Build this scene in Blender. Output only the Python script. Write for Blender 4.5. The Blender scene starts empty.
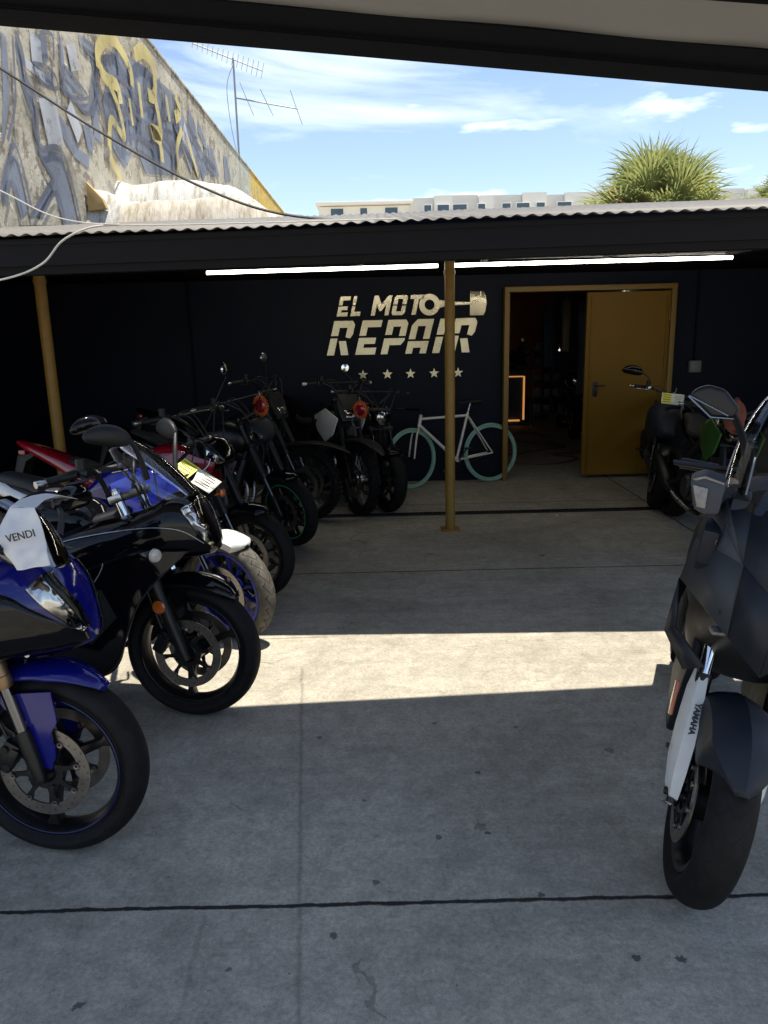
import bpy, bmesh, math, random
from mathutils import Vector, Matrix, Euler, noise
random.seed(7)
R=math.radians; PI=math.pi; S=math.sin; K=math.cos
sc=bpy.context.scene; col=sc.collection

# ------------------------------------------------------------ camera, sky, sun, exposure
cam=bpy.data.cameras.new('camera'); co=bpy.data.objects.new('camera',cam); col.objects.link(co); sc.camera=co
cam.sensor_fit='VERTICAL'; cam.sensor_height=36; cam.lens=36*750/1024; cam.clip_end=2000; cam.clip_start=.02
co.location=(0,0,1.67)
co.rotation_euler=(Matrix.Rotation(R(90-13.3),3,'X')@Matrix.Rotation(R(-1.33),3,'Z')).to_euler()
SUN_EL=79; SUN_AZ=0       # azimuth measured from +X towards +Y
world=bpy.data.worlds.new('World'); sc.world=world; world.use_nodes=True
nt=world.node_tree; N=nt.nodes; L=nt.links; N.clear()
out=N.new('ShaderNodeOutputWorld'); bg=N.new('ShaderNodeBackground'); sky=N.new('ShaderNodeTexSky')
sky.sky_type='NISHITA'; sky.sun_disc=False; sky.sun_elevation=R(SUN_EL); sky.sun_rotation=R(90-SUN_AZ)
sky.air_density=1.0; sky.dust_density=.25; sky.ozone_density=2.0; sky.altitude=0
tc=N.new('ShaderNodeTexCoord'); mp=N.new('ShaderNodeMapping'); mp.inputs['Scale'].default_value=(1.1,1.0,4.2); mp.inputs['Rotation'].default_value=(0,.28,0)
mp.inputs['Location'].default_value=(.35,.1,.28)
n1=N.new('ShaderNodeTexNoise'); n1.inputs['Scale'].default_value=2.1; n1.inputs['Detail'].default_value=9; n1.inputs['Roughness'].default_value=.56; n1.inputs['Distortion'].default_value=.9
r1=N.new('ShaderNodeValToRGB'); r1.color_ramp.elements[0].position=.52; r1.color_ramp.elements[1].position=.78
r1.color_ramp.elements[1].color=(.75,.75,.75,1)
n2=N.new('ShaderNodeTexNoise'); n2.inputs['Scale'].default_value=6.3; n2.inputs["Detail"].default_value=10; n2.inputs['Roughness'].default_value=.5
r2=N.new('ShaderNodeValToRGB'); r2.color_ramp.elements[0].position=.61; r2.color_ramp.elements[1].position=.74
mx=N.new('ShaderNodeMath'); mx.operation='MAXIMUM'
mix=N.new('ShaderNodeMixRGB'); mix.inputs[2].default_value=(7.4,7.9,8.5,1)
tint=N.new('ShaderNodeMixRGB'); tint.blend_type='MULTIPLY'; tint.inputs[0].default_value=1; tint.inputs[2].default_value=(1.13,1.04,1.0,1)
L.new(tc.outputs['Generated'],mp.inputs[0]); L.new(mp.outputs[0],n1.inputs['Vector']); L.new(mp.outputs[0],n2.inputs['Vector'])
L.new(n1.outputs[0],r1.inputs[0]); L.new(n2.outputs[0],r2.inputs[0]); L.new(r1.outputs[0],mx.inputs[0]); L.new(r2.outputs[0],mx.inputs[1])
L.new(sky.outputs[0],tint.inputs[1]); L.new(tint.outputs[0],mix.inputs[1]); L.new(mx.outputs[0],mix.inputs[0]); L.new(mix.outputs[0],bg.inputs[0])
bg.inputs[1].default_value=.106; L.new(bg.outputs[0],out.inputs[0])
sl=bpy.data.lights.new('sun','SUN'); sl.energy=4.4; sl.angle=R(.53); sl.color=(1,.93,.81); so=bpy.data.objects.new('sun',sl); col.objects.link(so)
dvec=Vector((K(R(SUN_EL))*K(R(SUN_AZ)),K(R(SUN_EL))*S(R(SUN_AZ)),S(R(SUN_EL))))
so.rotation_euler=dvec.to_track_quat('Z','Y').to_euler(); so.location=(0,0,30)
vs=sc.view_settings; vs.view_transform='Standard'; vs.look='None'; vs.gamma=1; vs.use_curve_mapping=False; vs.exposure=1.0
sc.render.engine='CYCLES'; sc.cycles.max_bounces=8; sc.cycles.diffuse_bounces=5; sc.cycles.transparent_max_bounces=12
sc.cycles.caustics_reflective=False; sc.cycles.caustics_refractive=False; sc.cycles.sample_clamp_indirect=4

# ------------------------------------------------------------ materials
M={}
def nodes(name):
    m=bpy.data.materials.new(name); m.use_nodes=True; M[name]=m
    nt=m.node_tree; b=nt.nodes['Principled BSDF']
    return m,nt,b
def mat(name,c,rough=.5,metal=0,coat=0,var=.15,scale=14,bump=0,bscale=60,spec=.5,emit=None,es=1,rvar=.12):
    """plain procedural material: base colour broken up by noise, roughness broken up by noise, optional fine bump"""
    m,nt,b=nodes(name); tc=nt.nodes.new('ShaderNodeTexCoord')
    n=nt.nodes.new('ShaderNodeTexNoise'); n.inputs['Scale'].default_value=scale; n.inputs['Detail'].default_value=5
    nt.links.new(tc.outputs['Object'],n.inputs['Vector'])
    mr=nt.nodes.new('ShaderNodeMapRange'); mr.inputs[3].default_value=1-var; mr.inputs[4].default_value=1+var
    nt.links.new(n.outputs[0],mr.inputs[0])
    mu=nt.nodes.new('ShaderNodeVectorMath'); mu.operation='SCALE'; mu.inputs[0].default_value=c[:3]
    nt.links.new(mr.outputs[0],mu.inputs['Scale']); nt.links.new(mu.outputs[0],b.inputs['Base Color'])
    m2=nt.nodes.new('ShaderNodeMapRange'); m2.inputs[3].default_value=max(.02,rough-rvar); m2.inputs[4].default_value=min(1,rough+rvar)
    nt.links.new(n.outputs[0],m2.inputs[0]); nt.links.new(m2.outputs[0],b.inputs['Roughness'])
    b.inputs['Metallic'].default_value=metal; b.inputs['Coat Weight'].default_value=coat; b.inputs['Coat Roughness'].default_value=.06
    b.inputs['Specular IOR Level'].default_value=spec
    if bump:
        n3=nt.nodes.new('ShaderNodeTexNoise'); n3.inputs['Scale'].default_value=bscale; n3.inputs['Detail'].default_value=4
        nt.links.new(tc.outputs['Object'],n3.inputs['Vector'])
        bp=nt.nodes.new('ShaderNodeBump'); bp.inputs['Strength'].default_value=bump; bp.inputs['Distance'].default_value=.01
        nt.links.new(n3.outputs[0],bp.inputs['Height']); nt.links.new(bp.outputs[0],b.inputs['Normal'])
    if emit: b.inputs['Emission Color'].default_value=(*emit,1); b.inputs['Emission Strength'].default_value=es
    return m
def leafy(name,c):
    m,nt,b=nodes(name); o=nt.nodes['Material Output']; tcn=nt.nodes.new('ShaderNodeTexCoord'); n=nt.nodes.new('ShaderNodeTexNoise'); n.inputs['Scale'].default_value=2.2; n.inputs['Detail'].default_value=5
    nt.links.new(tcn.outputs['Object'],n.inputs['Vector']); cr=nt.nodes.new('ShaderNodeValToRGB'); cr.color_ramp.elements[0].position=.35; cr.color_ramp.elements[0].color=(c[0]*.6,c[1]*.62,c[2]*.8,1); cr.color_ramp.elements[1].position=.7; cr.color_ramp.elements[1].color=(c[0]*1.35,c[1]*1.2,c[2]*1.5,1)
    nt.links.new(n.outputs[0],cr.inputs[0]); nt.links.new(cr.outputs[0],b.inputs['Base Color']); b.inputs['Roughness'].default_value=.4
    t=nt.nodes.new('ShaderNodeBsdfTranslucent'); nt.links.new(cr.outputs[0],t.inputs[0]); x=nt.nodes.new('ShaderNodeMixShader'); x.inputs[0].default_value=.45
    nt.links.new(b.outputs[0],x.inputs[1]); nt.links.new(t.outputs[0],x.inputs[2]); nt.links.new(x.outputs[0],o.inputs[0])
mat('black_gloss',(.003,.003,.0045),.07,spec=.30,rvar=.04)
mat('black_satin',(.006,.006,.007),.36,spec=.35)
mat('black_plastic',(.009,.009,.010),.5,bump=.15,bscale=300,spec=.35)
mat('dark_metal',(.03,.03,.033),.4,.8)
mat('engine_metal',(.07,.07,.075),.45,.7,bump=.2,bscale=90)
mat('steel',(.42,.42,.43),.28,1)
mat('disc_steel',(.26,.24,.22),.34,1,var=.3)
mat('chrome',(.75,.76,.78),.1,1,rvar=.05)
mat('gold',(.33,.20,.09),.34,.9)
mat('bronze',(.22,.15,.085),.36,.9)
mat('blue_paint',(.004,.006,.13),.10,spec=.5,rvar=.04)
mat('blue_edge',(.004,.007,.04),.3,.3); mat('clear_lens',(.50,.47,.42),.2,coat=1,var=.3,scale=80,bump=.4,bscale=150); mat('dark_chrome',(.13,.13,.14),.16,1)
mat('blue_rim',(.01,.02,.24),.3,.3)
mat('blue_bright',(.025,.05,.55),.3,coat=.6)
mat('red_paint',(.24,.004,.012),.2,coat=1,rvar=.05)
mat('white_paint',(.72,.72,.70),.22,coat=.7,rvar=.05)
mat('grey_paint',(.040,.047,.058),.55,.1,spec=.3,var=.06)
mat('slate_paint',(.014,.018,.026),.52,.1,spec=.3,var=.06)
mat('green_rim',(.04,.30,.12),.4)
mat('green_paint',(.025,.09,.015),.35,coat=.4)
mat('white_plastic',(.55,.55,.53),.45)
mat('matte_white',(.62,.62,.60),.5,.1)
mat('orange_lens',(.45,.10,.01),.2,coat=1)
mat('red_rag',(.16,.05,.03),.8,var=.5,scale=30)
mat('orange_fin',(.45,.09,.015),.45)
mat('tag_yellow',(.75,.68,.06),.5,var=.05)
mat('tag_paper',(.72,.70,.60),.6,var=.12,scale=40)
mat('ink',(.02,.02,.025),.6)
mat('emblem_grey',(.16,.16,.17),.3,.6)
mat('cloth_white',(.66,.66,.67),.85,var=.08,scale=9,bump=.25,bscale=35)
mat('seat_vinyl',(.018,.018,.02),.6,bump=.3,bscale=220,spec=.4)
mat('yellow_pole',(.27,.155,.025),.5,var=.3,scale=18,bump=.2,bscale=25)
mat('frame_white',(.62,.60,.56),.3,coat=.5)
mat('mint_tyre',(.22,.40,.33),.6)
mat('brushed',(.46,.42,.31),.27,1,var=.6,scale=2.6,rvar=.12,bump=.5,bscale=4)
mat('wire_black',(.01,.01,.012),.6)
mat('wire_white',(.5,.49,.45),.6)
mat('antenna_metal',(.30,.30,.30),.45,.6)
mat('tube_glow',(.9,.9,.85),.4,emit=(1,.93,.78),es=11)
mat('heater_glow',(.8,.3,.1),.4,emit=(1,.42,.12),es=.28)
mat('outlet_grey',(.12,.13,.14),.5)
mat('palm_trunk',(.20,.15,.10),.9,var=.4,bump=.8,bscale=14)
leafy('frond',(.30,.35,.10)); 
mat('frond_dry',(.42,.29,.12),.8,var=.4,scale=3)
mat('jacket_pale',(.17,.14,.10),.85); mat('jacket_dark',(.03,.05,.08),.85,var=.4)
mat('hose',(.10,.045,.02),.6)
mat('work_orange',(.55,.20,.06),.75,var=.3,scale=3)
mat('inside_wall',(.16,.13,.11),.8,var=.3,scale=3)
mat('bench_dark',(.04,.06,.09),.6)

def glass(name,c,a,rough=.05):
    m,nt,b=nodes(name); nt.nodes.remove(b); o=nt.nodes['Material Output']
    t=nt.nodes.new('ShaderNodeBsdfTransparent'); t.inputs[0].default_value=(*c,1)
    g=nt.nodes.new('ShaderNodeBsdfGlossy'); g.inputs['Roughness'].default_value=rough; g.inputs[0].default_value=(.9,.9,.92,1)
    fr=nt.nodes.new('ShaderNodeFresnel'); fr.inputs[0].default_value=1.5
    tcn=nt.nodes.new('ShaderNodeTexCoord'); nn=nt.nodes.new('ShaderNodeTexNoise'); nn.inputs['Scale'].default_value=6
    ad=nt.nodes.new('ShaderNodeMath'); ad.operation='MULTIPLY_ADD'; ad.inputs[1].default_value=.06; ad.inputs[2].default_value=a
    ad2=nt.nodes.new('ShaderNodeMath'); ad2.operation='ADD'; ad2.use_clamp=True
    nt.links.new(tcn.outputs['Object'],nn.inputs['Vector']); nt.links.new(nn.outputs[0],ad.inputs[0])
    nt.links.new(ad.outputs[0],ad2.inputs[0]); nt.links.new(fr.outputs[0],ad2.inputs[1])
    mxx=nt.nodes.new('ShaderNodeMixShader'); nt.links.new(ad2.outputs[0],mxx.inputs[0]); nt.links.new(t.outputs[0],mxx.inputs[1]); nt.links.new(g.outputs[0],mxx.inputs[2])
    nt.links.new(mxx.outputs[0],o.inputs[0]); return m
glass('screen_clear',(.80,.82,.85),-.02); glass('screen_smoke',(.35,.37,.40),.07)
def lens_mat():
    m,nt,b=nodes('headlight_lens'); tcn=nt.nodes.new('ShaderNodeTexCoord')
    v=nt.nodes.new('ShaderNodeTexNoise'); v.inputs['Scale'].default_value=13; v.inputs['Detail'].default_value=.5; v.inputs['Distortion'].default_value=.7
    nt.links.new(tcn.outputs['Object'],v.inputs['Vector']); cr=nt.nodes.new('ShaderNodeValToRGB'); cr.color_ramp.elements[0].position=.40; cr.color_ramp.elements[0].color=(.01,.01,.012,1); cr.color_ramp.elements[1].position=.52; cr.color_ramp.elements[1].color=(.50,.48,.45,1)
    nt.links.new(v.outputs[0],cr.inputs[0]); nt.links.new(cr.outputs[0],b.inputs['Base Color']); b.inputs['Metallic'].default_value=1; b.inputs['Roughness'].default_value=.12; b.inputs['Coat Weight'].default_value=1; b.inputs['Coat Roughness'].default_value=.02
    bp=nt.nodes.new('ShaderNodeBump'); bp.inputs['Strength'].default_value=1; bp.inputs['Distance'].default_value=.03; nt.links.new(v.outputs[0],bp.inputs['Height']); nt.links.new(bp.outputs[0],b.inputs['Normal'])
lens_mat()
mat('smoked_lens',(.16,.16,.165),.3,.3,coat=.5,var=.5,scale=70,bump=.3,bscale=160)
def rubber_mat(name,c,road=True,groove=26):
    m,nt,b=nodes(name); uv=nt.nodes.new('ShaderNodeUVMap'); sep=nt.nodes.new('ShaderNodeSeparateXYZ'); nt.links.new(uv.outputs[0],sep.inputs[0])
    def mth(op,a,bb=None,cc=None):
        n=nt.nodes.new('ShaderNodeMath'); n.operation=op
        for i,x in enumerate((a,bb,cc)):
            if x is None: continue
            if isinstance(x,(int,float)): n.inputs[i].default_value=x
            else: nt.links.new(x,n.inputs[i])
        return n.outputs[0]
    # v: 0..1 across the section, tread centre .5 ; u around 0..1
    av=mth('ABSOLUTE',mth('SUBTRACT',sep.outputs[1],.5))
    ph=mth('FRACT',mth('ADD',mth('MULTIPLY',sep.outputs[0],groove),mth('MULTIPLY',av,-5.5)))
    g=mth('LESS_THAN',ph,.09)
    tread=mth('LESS_THAN',av,.20); mid=mth('GREATER_THAN',av,.012)
    ph2=mth('FRACT',mth('MULTIPLY_ADD',sep.outputs[0],groove,.45)); g2=mth('MULTIPLY',mth('LESS_THAN',mth('FRACT',mth('ADD',ph2,mth('MULTIPLY',av,3.))),.08),mth('GREATER_THAN',av,.1))
    gg=mth('MULTIPLY',mth('MULTIPLY',mth('MAXIMUM',g,g2),tread),mid)
    n=nt.nodes.new('ShaderNodeTexNoise'); n.inputs['Scale'].default_value=25; n.inputs['Detail'].default_value=6
    tcn=nt.nodes.new('ShaderNodeTexCoord'); nt.links.new(tcn.outputs['Object'],n.inputs['Vector'])
    cr=nt.nodes.new('ShaderNodeValToRGB'); cr.color_ramp.elements[0].position=.3; cr.color_ramp.elements[0].color=(*[x*.6 for x in c],1); cr.color_ramp.elements[1].color=(*[x*1.5 for x in c],1); cr.color_ramp.elements[1].position=.75
    nt.links.new(n.outputs[0],cr.inputs[0]); nt.links.new(cr.outputs[0],b.inputs['Base Color']); b.inputs['Roughness'].default_value=.7; b.inputs['Specular IOR Level'].default_value=.2
    if road:
        h=mth('SUBTRACT',mth('MULTIPLY',n.outputs[0],.08),gg)
        bp=nt.nodes.new('ShaderNodeBump'); bp.inputs['Strength'].default_value=.9; bp.inputs['Distance'].default_value=.006
        nt.links.new(h,bp.inputs['Height']); nt.links.new(bp.outputs[0],b.inputs['Normal'])
        mxc=nt.nodes.new('ShaderNodeMixRGB'); mxc.inputs[2].default_value=(.004,.004,.004,1); nt.links.new(gg,mxc.inputs[0]); nt.links.new(cr.outputs[0],mxc.inputs[1]); nt.links.new(mxc.outputs[0],b.inputs['Base Color'])
rubber_mat('tyre_rubber',(.0065,.0065,.007)); rubber_mat('tyre_sunlit',(.085,.078,.066)); rubber_mat('tyre_plain',(.012,.012,.012),False)  # second one is paler: sunlight on the tyre is put into its colour

# ------------------------------------------------------------ mesh builder
def smooth_list(pts,m):
    """Catmull-Rom through tuples"""
    n=len(pts); res=[]
    for i in range(n-1):
        p0=pts[max(i-1,0)];p1=pts[i];p2=pts[i+1];p3=pts[min(i+2,n-1)]
        for k in range(m):
            t=k/m
            res.append(tuple(.5*((2*b)+(c-a)*t+(2*a-5*b+4*c-d)*t*t+(-a+3*b-3*c+d)*t**3) for a,b,c,d in zip(p0,p1,p2,p3)))
    res.append(tuple(pts[-1])); return res
class MB:
    def __init__(s): s.v=[];s.f=[];s.uv={}
    def quad(s,*p):
        i=len(s.v); s.v+= [Vector(q) for q in p]; s.f.append(tuple(range(i,i+len(p)))); return s
    def addbm(s,bm,Mx=None):
        i=len(s.v); bm.verts.ensure_lookup_table()
        for v in bm.verts: s.v.append(Mx@v.co if Mx else v.co.copy())
        bm.verts.index_update()
        for f in bm.faces: s.f.append(tuple(i+v.index for v in f.verts))
        bm.free(); return s
    def merge(s,o,Mx=None):
        i=len(s.v); s.v+=[(Mx@v if Mx else v.copy()) for v in o.v]
        for k,f in enumerate(o.f):
            if k in o.uv: s.uv[len(s.f)]=o.uv[k]
            s.f.append(tuple(i+a for a in f))
        return s
    def xf(s,Mx): s.v=[Mx@v for v in s.v]; return s
    def box(s,c,d,bev=0,rot=None,seg=2):
        bm=bmesh.new(); bmesh.ops.create_cube(bm,size=1); bmesh.ops.scale(bm,vec=d,verts=bm.verts)
        if bev: bmesh.ops.bevel(bm,geom=bm.edges[:],offset=min(bev,min(d)*.49),segments=seg,profile=.6,affect='EDGES')
        Mx=Matrix.Translation(c)
        if rot: Mx=Mx@Euler(rot).to_matrix().to_4x4()
        return s.addbm(bm,Mx)
    def tube(s,pts,r,n=10,caps=True,sm=0):
        pts=[tuple(p) for p in pts]
        if sm: pts=smooth_list(pts,sm)
        pts=[Vector(p) for p in pts]; m=len(pts); rs=r if isinstance(r,(list,tuple)) else [r]*m
        if len(rs)!=m: rs=[rs[0]+(rs[-1]-rs[0])*i/(m-1) for i in range(m)]
        up=None; base=len(s.v)
        for i,p in enumerate(pts):
            t=(pts[min(i+1,m-1)]-pts[max(i-1,0)]).normalized()
            if up is None: up=Vector((0,0,1)) if abs(t.z)<.9 else Vector((1,0,0))
            a=t.cross(up).normalized(); b=a.cross(t).normalized(); up=b
            for k in range(n):
                th=2*PI*k/n; s.v.append(p+a*K(th)*rs[i]+b*S(th)*rs[i])
        for i in range(m-1):
            for k in range(n):
                k2=(k+1)%n; s.f.append((base+i*n+k,base+i*n+k2,base+(i+1)*n+k2,base+(i+1)*n+k))
        if caps: s.f.append(tuple(base+k for k in range(n))[::-1]); s.f.append(tuple(base+(m-1)*n+k for k in range(n)))
        return s
    def cyl(s,a,b,r,n=20): return s.tube([a,b],r,n)
    def lathe(s,prof,c=(0,0,0),n=48,a0=0,a1=2*PI,axis='Y',uv=False,closed=False):
        """prof: (y, r) ; revolve about Y through c"""
        base=len(s.v); full=abs(a1-a0-2*PI)<1e-6; m=len(prof); cn=n if full else n+1
        for i in range(cn):
            th=a0+(a1-a0)*i/n
            for (y,r) in prof: s.v.append(Vector((c[0]+r*K(th),c[1]+y,c[2]+r*S(th))))
        for i in range(n):
            i2=(i+1)%cn
            for j in range(m if closed else m-1):
                j2=(j+1)%m
                if uv: s.uv[len(s.f)]=[(i/n,j/(m-1)),(i/n,(j+1)/(m-1)),((i+1)/n,(j+1)/(m-1)),((i+1)/n,j/(m-1))]
                s.f.append((base+i*m+j,base+i*m+j2,base+i2*m+j2,base+i2*m+j))
        return s
    def rings(s,R_,caps=True):
        base=len(s.v); n=len(R_[0])
        for r in R_: s.v+=[Vector(p) for p in r]
        for i in range(len(R_)-1):
            for k in range(n):
                k2=(k+1)%n; s.f.append((base+i*n+k,base+(i+1)*n+k,base+(i+1)*n+k2,base+i*n+k2))
        if caps: s.f.append(tuple(base+k for k in range(n))); s.f.append(tuple(base+(len(R_)-1)*n+k for k in range(n))[::-1])
        return s
    def prism(s,poly,y0,y1,bev=0,Mx=None,seg=2):
        """polygon in xz extruded along y"""
        bm=bmesh.new(); vs=[bm.verts.new((x,y0,z)) for x,z in poly]; f=bm.faces.new(vs)
        r=bmesh.ops.extrude_face_region(bm,geom=[f]); bmesh.ops.translate(bm,vec=(0,y1-y0,0),verts=[g for g in r['geom'] if isinstance(g,bmesh.types.BMVert)])
        bmesh.ops.recalc_face_normals(bm,faces=bm.faces)
        if bev:
            try: bmesh.ops.bevel(bm,geom=bm.edges[:],offset=bev,segments=seg,profile=.6,affect='EDGES',clamp_overlap=True)
            except Exception: pass
        return s.addbm(bm,Mx)
    def build(s,name,m,parent=None,ang=40,solid=0,recalc=True,shear=None):
        me=bpy.data.meshes.new(name); me.from_pydata([tuple(v) for v in s.v],[],s.f)
        if s.uv:
            ul=me.uv_layers.new(name='UVMap')
            for pi,u in s.uv.items():
                for k,li in enumerate(me.polygons[pi].loop_indices): ul.data[li].uv=u[k]
        me.validate()
        if recalc:
            bm=bmesh.new(); bm.from_mesh(me); bmesh.ops.recalc_face_normals(bm,faces=bm.faces); bm.to_mesh(me); bm.free()
        me.polygons.foreach_set('use_smooth',[True]*len(me.polygons))
        try: me.set_sharp_from_angle(angle=R(ang))
        except Exception: pass
        me.materials.append(M[m] if isinstance(m,str) else m)
        o=bpy.data.objects.new(name,me); col.objects.link(o)
        if parent: o.parent=parent
        if solid:
            md=o.modifiers.new('thickness','SOLIDIFY'); md.thickness=solid; md.offset=0
        return o
def tag(o,label,cat,group=None,kind=None):
    if label: o['label']=label
    if cat: o['category']=cat
    if group: o['group']=group
    if kind: o['kind']=kind
    return o
def thing(name,label,cat,loc=(0,0,0),rot=(0,0,0),group=None):
    o=bpy.data.objects.new(name,None); col.objects.link(o); o.location=loc; o.rotation_euler=rot; o.empty_display_size=.1
    return tag(o,label,cat,group)
def text_mesh(body,size,depth=.0015,shear=0,bold=.0,align='CENTER'):
    c=bpy.data.curves.new('t','FONT'); c.body=body; c.size=size; c.extrude=depth; c.shear=shear; c.offset=bold; c.align_x=align; c.align_y='CENTER'
    o=bpy.data.objects.new('t',c); col.objects.link(o); dg=bpy.context.evaluated_depsgraph_get(); me=bpy.data.meshes.new_from_object(o.evaluated_get(dg))
    bpy.data.objects.remove(o); m=MB(); m.v=[v.co.copy() for v in me.vertices]; m.f=[tuple(p.vertices) for p in me.polygons]; return m
def loft_rings(st,m=5,n=28,y0=0):
    """stations (x, zbottom, ztop, halfwidth, exponent)"""
    R_=[]
    for (x,zb,zt,w,e) in smooth_list(st,m):
        ring=[]; w=max(w,.002); e=max(1.2,e)
        for k in range(n):
            th=2*PI*k/n; c,s_=K(th),S(th)
            ring.append((x,y0+w*math.copysign(abs(c)**(2/e),c),(zb+zt)/2+max((zt-zb)/2,.002)*math.copysign(abs(s_)**(2/e),s_)))
        R_.append(ring)
    return R_
def loft(st,m=5,n=28,y0=0): return MB().rings(loft_rings(st,m,n,y0))
def surf_y(st,x,z):
    """half width of the lofted body at side-view position x,z"""
    s=sorted(smooth_list(st,10),key=lambda q:q[0])
    if x<=s[0][0]: q=s[0]
    elif x>=s[-1][0]: q=s[-1]
    else:
        for a,b in zip(s,s[1:]):
            if a[0]<=x<=b[0]:
                t=(x-a[0])/max(b[0]-a[0],1e-6); q=tuple(p+(r-p)*t for p,r in zip(a,b)); break
    _,zb,zt,w,e=q; zn=max(-1,min(1,(z-(zb+zt)/2)/max((zt-zb)/2,1e-4)))
    return w*(1-abs(zn)**e)**(1/e)
def patch(st,top,bot,side,off=.004,nu=16,nv=8,thick=.0):
    """curved patch laid on the side of a lofted body, between two side-view curves"""
    top=smooth_list(top,6); bot=smooth_list(bot,6)
    def samp(c,t):
        f=t*(len(c)-1); i=min(int(f),len(c)-2); return tuple(a+(b-a)*(f-i) for a,b in zip(c[i],c[i+1]))
    m=MB()
    for i in range(nu+1):
        a=samp(top,i/nu); b=samp(bot,i/nu)
        for j in range(nv+1):
            t=j/nv; x=a[0]+(b[0]-a[0])*t; z=a[1]+(b[1]-a[1])*t
            m.v.append(Vector((x+off*.5,side*(surf_y(st,x,z)+off),z)))
    for i in range(nu):
        for j in range(nv):
            q=i*(nv+1)+j; m.f.append((q,q+1,q+nv+2,q+nv+1))
    return m

# ------------------------------------------------------------ wheels
def tyre_mb(Ro,W,rim,n=72,knob=False):
    prof=[]; h=Ro-rim
    for i in range(25):
        t=-1+2*i/24; a=t*PI*.5*1.28
        # rounded motorcycle section
        y=W/2*S(a) if abs(t)<.78 else math.copysign(W/2*(1-.42*((abs(t)-.78)/.22)**1.5),t)
        y=W/2*max(-1,min(1,S(a)))
        r=Ro-h*.5*(1-K(a))*1.15
        if abs(t)>.8: y=math.copysign(W/2*(1-.35*((abs(t)-.8)/.2)),t); 
        prof.append((y,max(r,rim)))
    prof[0]=(-W*.30,rim); prof[-1]=(W*.30,rim)
    m=MB().lathe(prof,n=n,uv=True)
    if knob:
        N_=44
        for i in range(N_):
            th=2*PI*i/N_
            for y in ((-.3,0,.3) if i%2 else (-.42,-.14,.14,.42)):
                r=Ro-abs(y)**2*h*1.1
                m.box((0,0,0),(.030,W*.2,.016),.003,seg=1)
                k=len(m.v)
                Mx=Matrix.Rotation(-th,4,'Y')@Matrix.Translation((r+.002,y*W*1.05,0))@Matrix.Rotation(PI/2,4,'Y')
                cnt=24
                for q in range(k-cnt,k): m.v[q]=Mx@m.v[q]
    return m
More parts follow.
